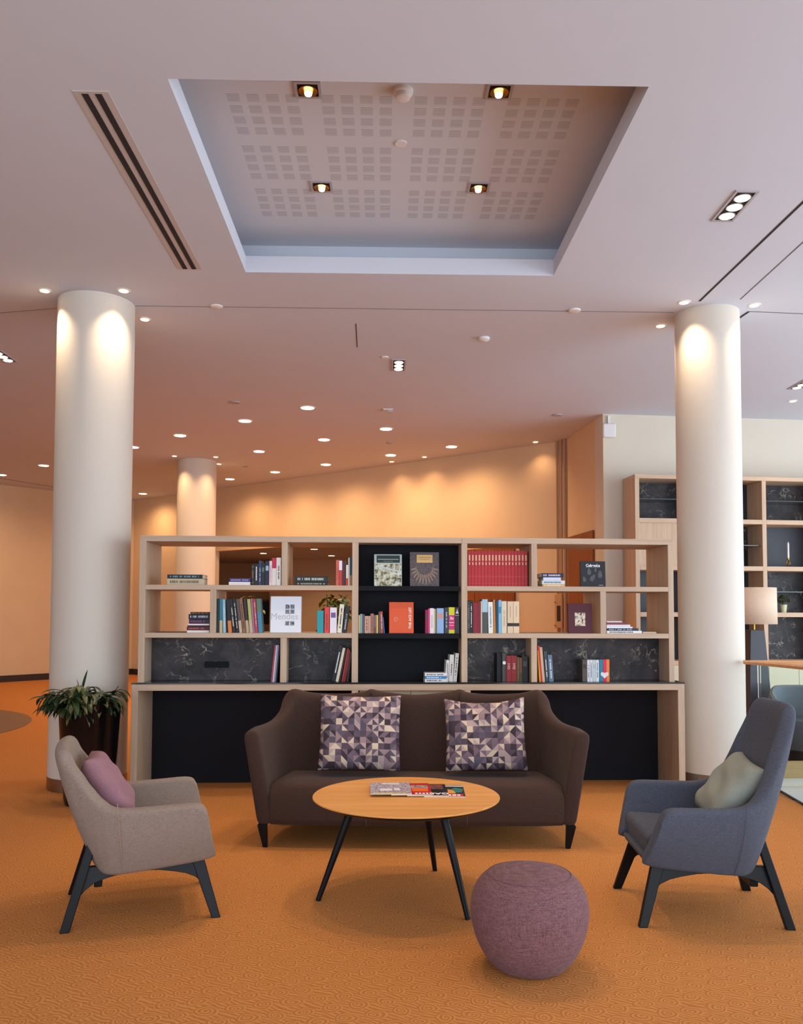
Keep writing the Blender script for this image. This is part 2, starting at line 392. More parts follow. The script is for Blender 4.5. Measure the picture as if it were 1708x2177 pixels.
# annex seen through the opening
nx = Vector((CR1[1]-CB[1], CB[0]-CR1[0])).normalized()*-.14
oL = Vector(OL)+nx; oR = Vector(OR_)+nx
b = MB().prism([tuple(oL), tuple(oR), (oR.x+2.4, oR.y+2.6), (oR.x+2.4, 27), (oL.x-3, 27), (oL.x-3, oL.y+2.8)], 2.95, 3.0)
struct(b.build('ceiling', M['ceil']), 'lower ceiling of the room beyond the opening')
b = MB(); p0 = V(573, 1300, 24.3); b.box(p0.x, oR.x+2.4, 24.3, 24.4, 0, 2.95); b.box(oL.x-3, p0.x, 26.6, 26.7, 0, 2.95); b.box(p0.x, p0.x+.1, 24.4, 26.6, 0, 2.95); b.box(oL.x-3.1, oL.x-3, oL.y+2.8, 26.6, 0, 2.95); b.box(oR.x+2.4, oR.x+2.5, oR.y+2.6, 24.4, 0, 2.95)
struct(b.build('wall_far', M['wall']), 'cream wall of the room beyond the opening')
# ceiling joints and grooves
def strip(n, a, c, wd, label):
    a = Vector(a); c = Vector(c)
    if n in (4, 5): a = c+(a-c)*4
    d = (c-a).normalized(); q = Vector((-d.y, d.x, 0))*wd/2; zt = ZC+.002; zb = ZC-.0025
    P = [a-q, c-q, c+q, a+q]
    struct(MB().hexa([(p.x, p.y, zb) for p in P]+[(p.x, p.y, zt) for p in P]).build('trim_%d' % n, M['dark'] if n in (4, 7, 8) else mat('joint_grey', (104, 98, 100), .9)), label)
strip(2, G(288, 650, ZC), G(1434, 664, ZC), .005, 'thin joint line across the ceiling between the columns')
strip(3, G(-60, 670, ZC), G(121, 655, ZC), .005, 'thin ceiling joint left of the left column')
strip(4, G(1720, 418, ZC), G(1488, 640, ZC), .018, 'dark ceiling groove running to the right column')
strip(5, G(1720, 504, ZC), G(1575, 636, ZC), .008, 'thin ceiling joint right of the groove')
strip(6, G(1594, 662, ZC), G(1715, 667, ZC), .010, 'ceiling joint right of the right column')
strip(7, G(1572, 676, ZC), G(1593, 662, ZC), .022, 'short dark groove behind the right column')
strip(11, G(-40, 1010, ZC), G(120, 1036, ZC), .03, 'thin slot along the left wall in the ceiling')
strip(8, G(757, 688, ZC), G(760, 738, ZC), .007, 'short slit in the ceiling')

# columns
def column(name, label, cx, cy, r):
    t = thing(name, label, 'column', (cx, cy, 0), group='round plaster columns')
    MB().lathe([(r, .095), (r, ZC)], 64).build('shaft', M['column'], t, smooth=True)
    MB().lathe([(r+.004, 0), (r+.004, .10), (r-.01, .10)], 64).build('steel_band', M['steel'], t, smooth=True)
    return t
pL = V(187, 1668, 6.92); pR = V(1503, 660, 7.12); pF = V(419, 1000, 14.3)
column('column', 'round white plaster column behind the glossy black planter', -2.389, 6.98, .304)
column('column', 'round white plaster column between bookcase and blue-grey armchair', 2.761, 7.08, .264)
column('column', 'far warm-lit column seen behind the left part of the bookcase', pF.x, 14.3, .322)

# ------------------------------------------------------------------ ceiling lights
def small_spot(px, py, label, e, ang=75, wm=True, r=.045):
    p = G(px, py, ZC); t = thing('ceiling_spotlight', label, 'spotlight', (p.x, p.y, ZC), group='small round ceiling spotlights')
    MB().lathe([(r, -.006), (r+.012, 0)], 24).build('trim_ring', M['white'], t, smooth=True)
    MB().cyl(0, 0, r*.8, -.009, -.002, 24).build('lamp_face', M['lampw'], t)
    if e: spot('spot_beam', (p.x, p.y, ZC-.02), e, ang, .9, WARM if wm else (1, .75, .5), r=.03)
for (px, py, lb) in ((95, 617, 'small spotlight front left of the left column'), (263, 617, 'small spotlight front right of the left column'), (308, 678, 'small spotlight behind the left column on its right'),
                     (1455, 642, 'small spotlight front left of the right column'), (1604, 648, 'small spotlight front right of the right column'), (1405, 692, 'small spotlight behind the right column on its left')):
    small_spot(px, py, lb, 58, 105, px > 1700)
for (px, py, lb) in ((371, 969, 'tiny spotlight front left of the far column'), (459, 971, 'tiny spotlight front right of the far column'), (466, 986, 'tiny spotlight behind the far column on its right')):
    small_spot(px, py, lb, 48, 105)
for (px, py, lb) in ((903, 971, 'tiny ceiling spotlight left of two close to the back wall'), (833, 981, 'tiny spotlight close below a round downlight'), (1139, 939, 'tiny spotlight nearest the pipes on the back wall'), (1686, 852, 'small spotlight above the built-in shelving')):
    small_spot(px, py, lb, 14, 120)
big = [(654, 866, 'largest round downlight, nearest the middle'), (521, 894, 'round downlight second largest, left of the middle one'), (383, 925, 'round downlight right of left column, above the far column'), (821, 911, 'round downlight below the ceiling sensor box'),
       (689, 934, 'round downlight in the centre of the far cluster'), (551, 959, 'round downlight up and right of the far column'), (960, 949, 'rightmost round downlight of the far cluster'), (831, 967, 'round downlight just above a tiny spotlight'),
       (693, 987, 'round downlight nearest the back wall in the middle'), (585, 1003, 'round downlight right of the far column near the wall'), (489, 1018, 'round downlight just right of the far column'), (304, 1049, 'round downlight farthest back beside the left column'),
       (283, 950, 'round downlight half hidden by the left column'), (93, 989, 'round downlight just left of the left column'), (3, 1009, 'round downlight cut by the left picture edge')]
for px, py, lb in big:
    p = G(px, py, ZC); t = thing('round_downlight', lb, 'downlight', (p.x, p.y, ZC), group='round downlights in the far ceiling')
    MB().lathe([(.092, -.008), (.11, 0)], 32).build('trim_ring', M['white'], t, smooth=True)
    MB().cyl(0, 0, .082, -.011, -.003, 32).build('lamp_face', M['lamp'], t)
    spot('downlight_beam', (p.x, p.y, ZC-.06), 95, 165, 1.0, WARM, r=.1)
def hole_lamp(px, py, lb, n=3):
    p = G(px, py, ZC); t = thing('triple_spotlight', lb, 'ceiling light', (p.x, p.y, ZC), group='rectangular ceiling fittings with three lamps')
    L, W_ = .20, .073
    b = MB(); b.box(-W_, -W_+.016, -L, L, -.008, .002); b.box(W_-.016, W_, -L, L, -.008, .002); b.box(-W_+.016, W_-.016, -L, -L+.016, -.008, .002); b.box(-W_+.016, W_-.016, L-.016, L, -.008, .002)
    b.build('frame', M['grey'], t); MB().box(-W_+.016, W_-.016, -L+.016, L-.016, -.003, .001).build('backing', M['dark'], t)
    for k in (-1, 0, 1):
        h = MB().lathe([(.048, -.004), (.052, -.010), (.044, -.010)], 24, 0, k*.118).build('lamp_ring', M['grey'], t, smooth=True)
        MB().cyl(0, k*.118, .042, -.014, -.006, 24).build('lamp_face', M['lamp'], t)
    return p
for px, py, lb, e in ((1562, 438, 'rectangular three-lamp fitting near the right ceiling groove', 25), (848, 776, 'rectangular three-lamp fitting in the middle of the ceiling', 40), (6, 757, 'rectangular three-lamp fitting at the left picture edge', 60), (1706, 817, 'rectangular three-lamp fitting at the right picture edge', 20)):
    p = hole_lamp(px, py, lb); spot('fitting_beam', (p.x, p.y, ZC-.03), e, 100, .8, (1, .78, .55), r=.06)
# coffer square spots
for px, py, lb in ((655, 190, 'square recessed spotlight at the near left of the coffer'), (1062, 193, 'square recessed spotlight at the near right of the coffer'), (684, 396, 'square recessed spotlight at the far left of the coffer'), (1018, 398, 'square recessed spotlight at the far right of the coffer')):
    p = G(px, py, uz); t = thing('square_spotlight', lb, 'ceiling light', (p.x, p.y, uz), group='square spotlights in the coffer')
    a = .073; b = MB(); b.box(-a, -a+.016, -a, a, -.008, .001); b.box(a-.016, a, -a, a, -.008, .001); b.box(-a+.016, a-.016, -a, -a+.016, -.008, .001); b.box(-a+.016, a-.016, a-.016, a, -.008, .001)
    b.build('frame', M['grey'], t); MB().box(-a+.016, a-.016, -a+.016, a-.016, -.003, .0005).build('backing', M['dark'], t)
    MB().lathe([(.05, -.004), (.052, -.012), (.046, -.012), (.030, -.005)], 32).build('reflector_ring', M['brass'], t, smooth=True)
    MB().lathe([(.022, -.006), (.019, -.018), (.008, -.021)], 20, 0, .022).build('lamp_face', M['lamp'], t, smooth=True)
    spot('coffer_beam', (p.x, p.y, uz-.03), 85, 80, .8, (1, .74, .45), r=.04)
# detectors
def disc(name, cat, px, py, z, prof, label, m='white', group=None):
    p = G(px, py, z); o = MB().lathe(prof, 28).build(name, M[m], None, smooth=True, loc=(p.x, p.y, z)); return tag(o, label, cat, group)
p = G(857, 192, uz); t = thing('smoke_detector', 'round stepped smoke detector inside the coffer', 'smoke detector', (p.x, p.y, uz))
MB().lathe([(.055, 0), (.055, -.018), (.045, -.024)], 28).build('base', M['white'], t, smooth=True)
MB().lathe([(.040, -.024), (.043, -.030), (.040, -.046), (.028, -.05)], 28).build('sensor_head', M['white'], t, smooth=True)
disc('cover_disc', 'ceiling disc', 853, 304, uz, [(.036, 0), (.036, -.008)], 'plain round blanking disc in the middle of the coffer')
disc('ceiling_speaker', 'ceiling disc', 461, 651, ZC, [(.05, 0), (.05, -.008), (.04, -.012)], 'round ceiling disc on the joint line near left column')
disc('ceiling_speaker', 'ceiling disc', 1222, 659, ZC, [(.05, 0), (.05, -.012), (.04, -.015)], 'round ceiling disc on the joint line left of right column')
disc('ceiling_detector', 'detector', 1030, 718, ZC, [(.05, 0), (.05, -.02), (.03, -.035)], 'white round detector in open ceiling right of the slit')
disc('ceiling_detector', 'detector', 819, 759, ZC, [(.035, 0), (.035, -.01)], 'small round detector beside the middle three-lamp fitting')
disc('ceiling_detector', 'detector', 500, 855, ZC, [(.06, 0), (.06, -.012)], 'flat grey ceiling detector above two left downlights', 'grey')
disc('ceiling_detector', 'detector', 1186, 882, ZC, [(.06, 0), (.06, -.012)], 'flat grey ceiling detector near the wall corner', 'grey')
disc('ceiling_detector', 'detector', 828, 941, ZC, [(.05, 0), (.05, -.012)], 'small dark ceiling disc between two middle downlights', 'grey')
disc('ceiling_detector', 'detector', 521, 991, ZC, [(.05, 0), (.05, -.012)], 'small dark ceiling disc right of the far column top', 'grey')
p = G(827, 870, ZC); t = thing('ceiling_sensor', 'small boxy sensor on the ceiling above a round downlight', 'sensor', (p.x, p.y, ZC))
MB().box(-.07, .05, -.03, .03, -.012, 0).build('mounting_plate', M['white'], t); MB().box(-.02, .05, -.03, .02, -.045, -.012).build('sensor_body', M['grey'], t, bevel=.005)
p = G(1552, 651, ZC); tag(MB().box(-.012, .012, -.015, .015, -.012, 0).build('ceiling_marker', M['dark'], None, loc=(p.x, p.y, ZC)), 'tiny dark block on the ceiling at the right column top', 'ceiling fixture')
# linear slot diffuser
a = G(192, 193, ZC); c = G(404, 572, ZC); xm = (a.x+c.x)/2; t = thing('slot_diffuser', 'long linear air diffuser with two dark slots in the left ceiling', 'air vent', (xm, (a.y+c.y)/2, ZC))
hl = (c.y-a.y)/2; MB().box(-.088, .088, -hl, hl, -.003, .002).build('frame', mat('diffuser_frame', (190, 180, 176), .6), t)
for s in (-.033, .033): MB().box(s-.0165, s+.0165, -hl+.02, hl-.01, -.005, -.001).build('slot', M['dark'], t)

# ------------------------------------------------------------------ back wall details
def wpt(px, z, a=CB, c=CR1, off=0):
    q = onwall(px, a, c); d = (Vector((c[0]-a[0], c[1]-a[1]))).normalized(); n = Vector((d.y, -d.x))*off
    return Vector((q[0]+n.x, q[1]+n.y, z))
for i, (px, rr, lb) in enumerate(((1190, .018, 'leftmost of three thin vertical pipes on the back wall'), (1199, .016, 'middle of three thin vertical pipes on the back wall'), (1206, .022, 'rightmost vertical pipe in the corner of the back wall'))):
    q = wpt(px, 0, CR1, CR2, .03)
    tag(MB().cyl(0, 0, rr, 0, ZC, 16).build('wall_pipe', mat('pipe_paint', (176, 138, 108), .5), None, smooth=True, loc=q), lb, 'pipe', 'pipes in the back corner')
# side door
d0 = onwall(1213, CR2, CR3); d1 = onwall(1266, CR2, CR3)
dd = Vector((d1[0]-d0[0], d1[1]-d0[1])); dl = dd.length; ang = math.atan2(dd.y, dd.x)
t = thing('door_1', 'reddish wood door in the return wall', None, (d0[0], d0[1], 0), (0, 0, ang)); t['kind'] = 'structure'
MB().box(0, dl, -.03, -.002, 0, 2.5).build('door_leaf', M['door'], t); MB().box(.06, .16, -.07, -.03, 1.0, 1.03).build('door_handle', M['steel'], t)
# brown door right of centre, behind the bookcase
e0 = onwall(935); e1 = onwall(1097); dd = Vector((e1[0]-e0[0], e1[1]-e0[1])); ang = math.atan2(dd.y, dd.x); dl = dd.length
t = thing('door_2', 'dark wood double door in the back wall behind the bookcase', None, (e0[0], e0[1], 0), (0, 0, ang)); t['kind'] = 'structure'
MB().box(0, dl/2-.005, -.05, -.002, 0, 2.42).build('door_leaf', M['door'], t); MB().box(dl/2+.005, dl, -.05, -.002, 0, 2.42).build('door_leaf', M['door'], t); MB().box(dl/2+.04, dl/2+.06, -.09, -.05, .9, 1.3).build('door_handle', M['steel'], t)
# wall panel (beige fixture with a dark inset)
q = wpt(1184, 0, CB, CR1, .001); dd = Vector((CR1[0]-CB[0], CR1[1]-CB[1])).normalized(); ang = math.atan2(dd.y, dd.x)
t = thing('wall_panel', 'beige fixture with dark arched window on the back wall beside the pipes', 'wall fixture', (q.x-.005, q.y-.03, 1.19), (0, 0, ang))
bm_ = mat('beige_box', (190, 150, 106), .6)
MB().box(0, .13, -.06, -.002, 0, .50).build('casing', bm_, t, bevel=.006); MB().box(.035, .095, -.065, -.055, .10, .33).build('inset_window', mat('dark_window', (60, 44, 34), .3), t, bevel=.01)
for x, z in ((.01, .38), (.12, .38), (.01, .04), (.12, .04)): MB().bar((x, -.06, z), (x, -.085, z), .008, .008).build('knob', M['steel'], t)
# wall access point
q = wpt(1297, 3.77, CR3, CR4, .02); t = thing('wireless_box', 'white rounded square box high on the pale wall at the corner', 'wall box', (q.x, q.y, 3.74))
MB().box(-.085, .085, -.04, .0, -.09, .09).build('housing', M['white'], t, bevel=.025, seg=4, smooth=True)
MB().box(-.015, .015, -.02, .015, .09, .19).build('bracket', M['white'], t)
# annex lights, picture, shelf
for px, dpt in ((668, 20.5), (705, 22.8), (560, 22)):
    q = V(px, 1200, dpt); t = thing('round_downlight', {668: 'round downlight beyond the opening, nearer of two', 705: 'round downlight beyond the opening, close to far wall', 560: 'round downlight beyond the opening on the left'}[px], 'downlight', (q.x, q.y, 2.95), group='downlights beyond the opening')
    MB().lathe([(.092, -.008), (.11, 0)], 24).build('trim_ring', M['white'], t); MB().cyl(0, 0, .08, -.011, -.003, 24).build('lamp_face', M['lamp'], t)
    spot('annex_beam', (q.x, q.y, 2.92), 60, 140, .6, WARM)
q0 = V(545, 1300, 26.5)
t = thing('wall_picture', 'dark teal picture on the far wall seen between book row and white book', 'picture', (q0.x, 26.58, 1.05))
MB().box(-.45, .62, -.04, 0, 0, .72).build('canvas', cm((30, 62, 78)), t); MB().box(-.47, .64, -.05, .01, .70, .76).build('frame_rail', cm((150, 100, 50)), t)
# grey round rug on the far left
tag(MB().cyl(0, 0, 2.37, 0, .008, 96).build('round_rug', mat('grey_rug', (120, 92, 70), .95), None, loc=(-6.76, 10.3, 0)), 'round grey-brown floor patch on the carpet, left picture edge', 'rug')

# ------------------------------------------------------------------ bookcase (room divider)
BR = math.atan2(765-CX, F) + YAW            # direction of the bookcase depth axis, slightly left of the room axis
BUX = Vector((math.cos(-BR), math.sin(-BR), 0)); BUY = Vector((-BUX.y, BUX.x, 0)); BRZ = math.atan2(BUX.y, BUX.x)
r0 = ray(277, 1600); BO = Vector((r0.x/r0.y*6.60, 6.60, 0))
def S(px, py, dv=0):
    """point of the bookcase plane dv behind its front face, in local (u, w)"""
    r = ray(px, py); P0 = BO + BUY*dv; k = (P0-CO).dot(BUY)/r.dot(BUY); q = CO + r*k; return ((q-BO).dot(BUX), q.z)
def U(px, py=1300, dv=0): return S(px, py, dv)[0]
def Wd(u, v, z): q = BO + BUX*u + BUY*v; return Vector((q.x, q.y, z))
Z0 = S(865, 1451)[1]; Z1 = S(865, 1346.3)[1]; Z2 = S(865, 1245.3)[1]; ZT = S(865, 1142)[1]; DB = .50
print('shelf z', Z0, Z1, Z2, ZT)
bc = thing('bookcase', 'long limed-oak open bookcase with black middle bay behind the sofa', 'bookcase', BO, (0, 0, BRZ))
def pc(name, m, x0, x1, y0, y1, z0, z1, par=bc, bev=.0015): return MB().box(x0, x1, y0, y1, z0, z1).build(name, m, par, bevel=bev, seg=1)
uL, uR = 0.0, U(1457, 1560)
lw = U(291, 1500)-U(277, 1500)
# lower desk part
pc('side_panel', M['oak_v'], 0, lw, 0, DB, 0, Z0-.012); pc('side_panel', M['oak_v'], uR-.052, uR, 0, DB, 0, Z0-.012)
ua, ub = U(748, 1470), U(762, 1470); uc, ud = U(988, 1470), U(1001, 1470)
pc('apron', M['oak_h'], lw, uR-.052, 0, DB-.02, Z0-.062, Z0-.012)
pc('countertop', M['stone'], -.002, uR+.002, -.004, DB, Z0-.012, Z0)
pc('divider', M['oak_v'], ua, ub, .0, DB-.05, 0, Z0-.062); pc('divider', M['oak_v'], uc, ud, .0, DB-.05, 0, Z0-.062)
pc('back_panel', M['black'], lw, uR-.052, DB-.03, DB, 0, Z0-.062)
cream = mat('cream_drawer', (188, 176, 150), .5)
um = (ub+uc)/2
pc('drawer_front', cream, ub+.01, um-.002, .12, .14, .42, Z0-.07); pc('drawer_front', cream, um+.002, uc-.01, .12, .14, .42, Z0-.07)
pc('lower_cupboard', M['black'], ub+.005, uc-.005, .14, DB-.04, .35, Z0-.064)
# upper part
f0 = .012; fb = DB+.03
xl0, xl1 = U(297, 1142), U(310, 1160); xr0, xr1 = U(1421.5, 1160), U(1433, 1160)
xm0, xm1 = U(748.5, 1300), U(762, 1300); xn0, xn1 = U(982, 1300), U(994.5, 1300)
uprights = ((xl0, xl1), (xm0, xm1), (xn0, xn1), (xr0, xr1))
for a_, b_ in uprights: pc('upright', M['oak_v'], a_, b_, f0, fb, Z0, ZT-.045)
pc('top_board', M['oak_h'], xl0, (xm0+xm1)/2+.02, f0, fb, ZT-.045, ZT); pc('top_board', M['oak_h'], (xm0+xm1)/2+.0215, (xn0+xn1)/2-.02, f0, fb, ZT-.045, ZT); pc('top_board', M['oak_h'], (xn0+xn1)/2-.0185, xr1, f0, fb, ZT-.045, ZT)
for a_, b_ in ((xl1, xm0), (xn1, xr0)):
    pc('shelf', M['oak_h'], a_, b_, f0, fb, Z2-.038, Z2); pc('shelf', M['oak_h'], a_, b_, f0, fb, Z1-.038, Z1)
def div(p0, p1, y, za, zb): pc('divider', M['oak_v'], U(p0, y), U(p1, y), f0, fb, za, zb)
div(598.5, 611, 1200, Z2, ZT-.045); div(446, 458.5, 1300, Z1, Z2-.038); div(595.7, 609, 1400, Z0, Z1-.038)
div(1131, 1143, 1200, Z2, ZT-.045); div(1278, 1290, 1300, Z1, Z2-.038); div(1130.5, 1143, 1400, Z0, Z1-.038)
MV = .24
for a_, b_ in ((xl1, U(595.7, 1400)), (U(609, 1400), xm0), (xn1, U(1130.5, 1400)), (U(1143, 1400), xr0)): pc('marble_panel', M['marble'], a_, b_, MV, MV+.02, Z0, Z1-.038)
pc('back_panel', M['black'], xm1, xn0, .22, .24, Z0, ZT-.045)
pc('black_shelf', M['black'], xm1, xn0-.012, f0+.01, .22, Z2-.040, Z2-.002); pc('black_shelf', M['black'], xm1, xn0-.012, f0+.01, .22, Z1-.042, Z1-.002)
pc('socket_plate', M['black'], U(435, 1415, MV), U(487, 1415, MV), MV-.008, MV, .96, 1.01)
PZ = {1: Z2, 2: Z1, 3: Z0}

# ------------------------------------------------------------------ books
BOOKG = 'books and magazines in the oak bookcase'
def book_mesh(w_, h_, d_, flat=False):
    t_ = min(.0025, w_*.12)
    cov = MB(); pg = MB()
    if not flat:
        cov.box(0, w_, 0, t_, 0, h_); cov.box(0, t_, t_, d_, 0, h_); cov.box(w_-t_, w_, t_, d_, 0, h_); pg.box(t_, w_-t_, t_, d_-.003, .003, h_-.004)
    return cov, pg
def spine_marks(par, w_, h_, kind, mc, rnd, flat=False):
    if not kind: return
    b_ = MB(); y = -.0006
    if kind == 'text':                                   # tiny unreadable spine lettering
        z = h_*rnd.uniform(.12, .25); e = h_*rnd.uniform(.7, .9)
        while z < e:
            L = rnd.uniform(.004, .012)
            b_.box(w_*.36, w_*.64, y, .001, z, min(z+L, e)); z += L+rnd.uniform(.002, .004)+(.008 if rnd.random() < .15 else 0)
    elif kind == 'bands':
        for f_ in (.12, .88): b_.box(0, w_, y, .001, h_*f_-.003, h_*f_+.003)
        b_.box(w_*.3, w_*.7, y, .001, h_*.35, h_*.7)
    elif kind == 'label': b_.box(w_*.15, w_*.85, y, .001, h_*.6, h_*.8)
    elif kind == 'block': b_.box(0, w_, y, .001, h_*.62, h_)
    elif kind == 'foot': b_.box(0, w_, y, .001, 0, h_*.36)
    o = b_.build('spine_lettering' if kind == 'text' else 'spine_band', cm(mc), par)
rb = random.Random(5)
_n = {}
def stand(row, xb, wpx, xt, yt, col, lb, kind='text', mc=(225, 220, 205), dv=.045, d=.16):
    """standing book: bottom-left px, width px, top-left px, top y px"""
    zb = PZ[row]-(.002 if 762 < xb < 980 and row < 3 else 0)
    ybot = {1: 1243, 2: 1344, 3: 1444}[row]
    u0 = U(xb, ybot, dv); u1 = U(xb+wpx, ybot, dv); ut, zt = S(xt, yt, dv); w_ = u1-u0
    dx = ut-u0 - (xt-xb)*0; H = zt-zb; lean = math.atan2(ut-U(xb, yt, dv)if abs(xt-xb) > .1 else 0, H); h_ = math.hypot(H, math.tan(lean)*H) if lean else H
    w_ *= math.cos(lean); t = thing('book', lb, 'book', (0, 0, 0), (0, lean, BRZ), BOOKG)
    if 762 < xb < 980: d = min(d, (.215 if row < 3 else .215)-dv)
    if row == 3: d = min(d, .232-dv)
    cov, pg = book_mesh(w_, h_, d)
    off = -w_ if lean > 0 else 0
    for mb in (cov, pg): mb.v = [(x+off, y, z) for x, y, z in mb.v]
    t.location = Wd(u0-off/math.cos(lean) if off else u0, dv, zb)
    c_ = cov.build('cover', cm(col), t, bevel=min(.002, w_*.15), seg=2); pg.build('pages', M['paper'], t)
    n0 = len(bpy.data.objects); spine_marks(t, w_, h_, kind, mc, rb)
    if off and kind:
        for ch in t.children:
            if ch.name.startswith('spine'): ch.location.x = off
    return t, w_, h_, off
def flat(row, x0, x1, yb, yt, col, lb, kind='text', mc=(225, 220, 205), dv=.05, d=.2, zb=None, pages='r'):
    """lying book, spine to the front"""
    u0, u1 = U(x0, yb, dv), U(x1, yb, dv); z0 = zb; z1 = zb + (yb-yt)*(6.6/F)
    if 762 < x0 < 980: d = .16
    if row == 3: d = min(d, .232-dv)
    L = u1-u0; th = z1-z0; t = thing('book', lb, 'book', Wd(u0, dv, z0), (0, 0, BRZ+rb.uniform(-.02, .02)), BOOKG)
    k = min(.0025, th*.15); MB().box(0, L, 0, k, 0, th).box(0, L, k, d, 0, k).box(0, L, k, d, th-k, th).build('cover', cm(col), t, bevel=min(.002, th*.1), seg=1)
    MB().box(.002, L-.002, k, d-.003, k, th-k).build('pages', M['paper'], t)
    if kind:
        b_ = MB(); x = L*.08; e = L*rb.uniform(.75, .92)
        while x < e:
            q = rb.uniform(.004, .012); b_.box(x, min(x+q, e), -.0006, .001, th*.3, th*.7); x += q+rb.uniform(.002, .005)+(.01 if rb.random() < .12 else 0)
        b_.build('spine_lettering', cm(mc), t)
    return z1
def stack(row, items, dv=.05, d=.2):
    z = PZ[row]
    for it in items:
        x0, x1, th, col, lb = it[:5]; kw = it[5] if len(it) > 5 else {}
        z = flat(row, x0, x1, {1: 1243, 2: 1344, 3: 1447}[row], {1: 1243, 2: 1344, 3: 1447}[row]-th, col, lb, dv=dv, d=d, zb=z+.0003, **kw)
# --- row 1, left
stack(1, [(355, 432, 13.5, (190, 172, 142), 'thick cream book lying under a dark teal one, far left of top shelf', dict(mc=(110, 96, 76))), (355.5, 431, 8.5, (22, 34, 38), 'dark teal book lying on a cream one, far left of top shelf', dict(mc=(120, 150, 165)))])
stack(1, [(486.5, 532.5, 7, (228, 222, 224), 'white book lying under a purple one beside upright dark books'), (488, 532.5, 7.5, (70, 62, 118), 'purple-blue book lying on a white one, top shelf', dict(mc=(150, 140, 190)))])
for a in ((534.6, 5.6, 1199.5, (34, 40, 36), 'dark green book starting the upright row, left half of top shelf', 'bands', (120, 90, 60)),
          (540.6, 9, 1199, (24, 24, 26), 'black book with white title, second in upright row, top shelf left', 'text', (225, 220, 210)),
          (550, 5.4, 1192, (46, 58, 110), 'navy blue book, third in upright row, top shelf left', 'text', (190, 190, 210)),
          (555.8, 7.2, 1197, (30, 34, 30), 'black-green book between two navy ones, top shelf left', 'label', (90, 110, 80)),
          (563.5, 8.6, 1192.5, (26, 34, 58), 'dark navy book with pale picture on its spine, top shelf left', 'label', (150, 175, 205)),
          (572.5, 5.6, 1192.5, (226, 206, 212), 'pale pink-white book left of the crimson one, top shelf left', 'text', (190, 140, 150)),
          (578.4, 8.8, 1186, (226, 216, 214), 'white book with crimson upper spine, top shelf left', 'block', (190, 36, 70)),
          (587.6, 9.6, 1185.5, (232, 228, 226), 'white book with dark title against the first divider, top shelf left', 'text', (70, 66, 70))):
    stand(1, a[0], a[1], a[0], a[2], a[3], a[4], a[5], a[6])
stack(1, [(627, 697, 7.5, (24, 28, 26), 'black book lying lower of two, second bay of top shelf', dict(mc=(150, 150, 140))), (627, 698, 12.5, (28, 34, 30), 'black book lying upper of two, second bay of top shelf', dict(mc=(190, 190, 180)))])
for a in ((714.5, 6, 1190.5, (206, 92, 76), 'coral red book starting the short row left of the black bay', 'text', (160, 60, 50)),
          (721, 6.4, 1192, (178, 64, 58), 'brick red book with white-blue top, short row on top shelf', 'block', (222, 226, 238)),
          (728, 3.2, 1193.5, (110, 40, 42), 'thin dark red book, short row on top shelf left of black bay', None, (0, 0, 0)),
          (731.6, 4, 1193, (66, 44, 46), 'thin brown-black book, short row on top shelf left of black bay', None, (0, 0, 0)),
          (736, 4.4, 1201, (226, 220, 218), 'short white book, lowest of the row left of the black bay', 'foot', (190, 60, 50)),
          (740.7, 2.6, 1185.5, (204, 208, 204), 'thin light grey book next to dark teal one, top shelf', None, (0, 0, 0)),
          (743.5, 4.8, 1184, (24, 62, 70), 'dark teal book against the black bay upright, top shelf', 'foot', (150, 110, 60))):
    stand(1, a[0], a[1], a[0], a[2], a[3], a[4], a[5], a[6])
# --- row 2, left
stack(2, [(397.5, 445, 5, (226, 218, 212), 'white book at the bottom of the left middle-shelf stack', dict(kind=None)), (397, 445, 7.5, (78, 26, 34), 'dark red and black book second from bottom of left stack', dict(mc=(170, 80, 90))), (398.5, 445, 3, (60, 34, 34), 'thin maroon book in the middle of the left stack', dict(kind=None)),
          (399.5, 445, 3.2, (228, 216, 216), 'thin white book in the middle of the left stack', dict(kind=None)), (401.5, 445, 9.5, (36, 24, 44), 'black book with red left end in the left stack', dict(mc=(120, 60, 110))), (400.5, 445, 11, (20, 22, 28), 'thick glossy black book second from top of left stack', dict(mc=(170, 175, 190))), (404.5, 445, 4.5, (58, 26, 24), 'thin dark red book on top of the left stack', dict(mc=(120, 110, 50)))])
z_ = flat(2, 330, 395, 1344, 1342, (92, 34, 32), 'thin dark red magazine lying flat left of the stack, middle shelf', None, zb=Z1+.0003, d=.24)
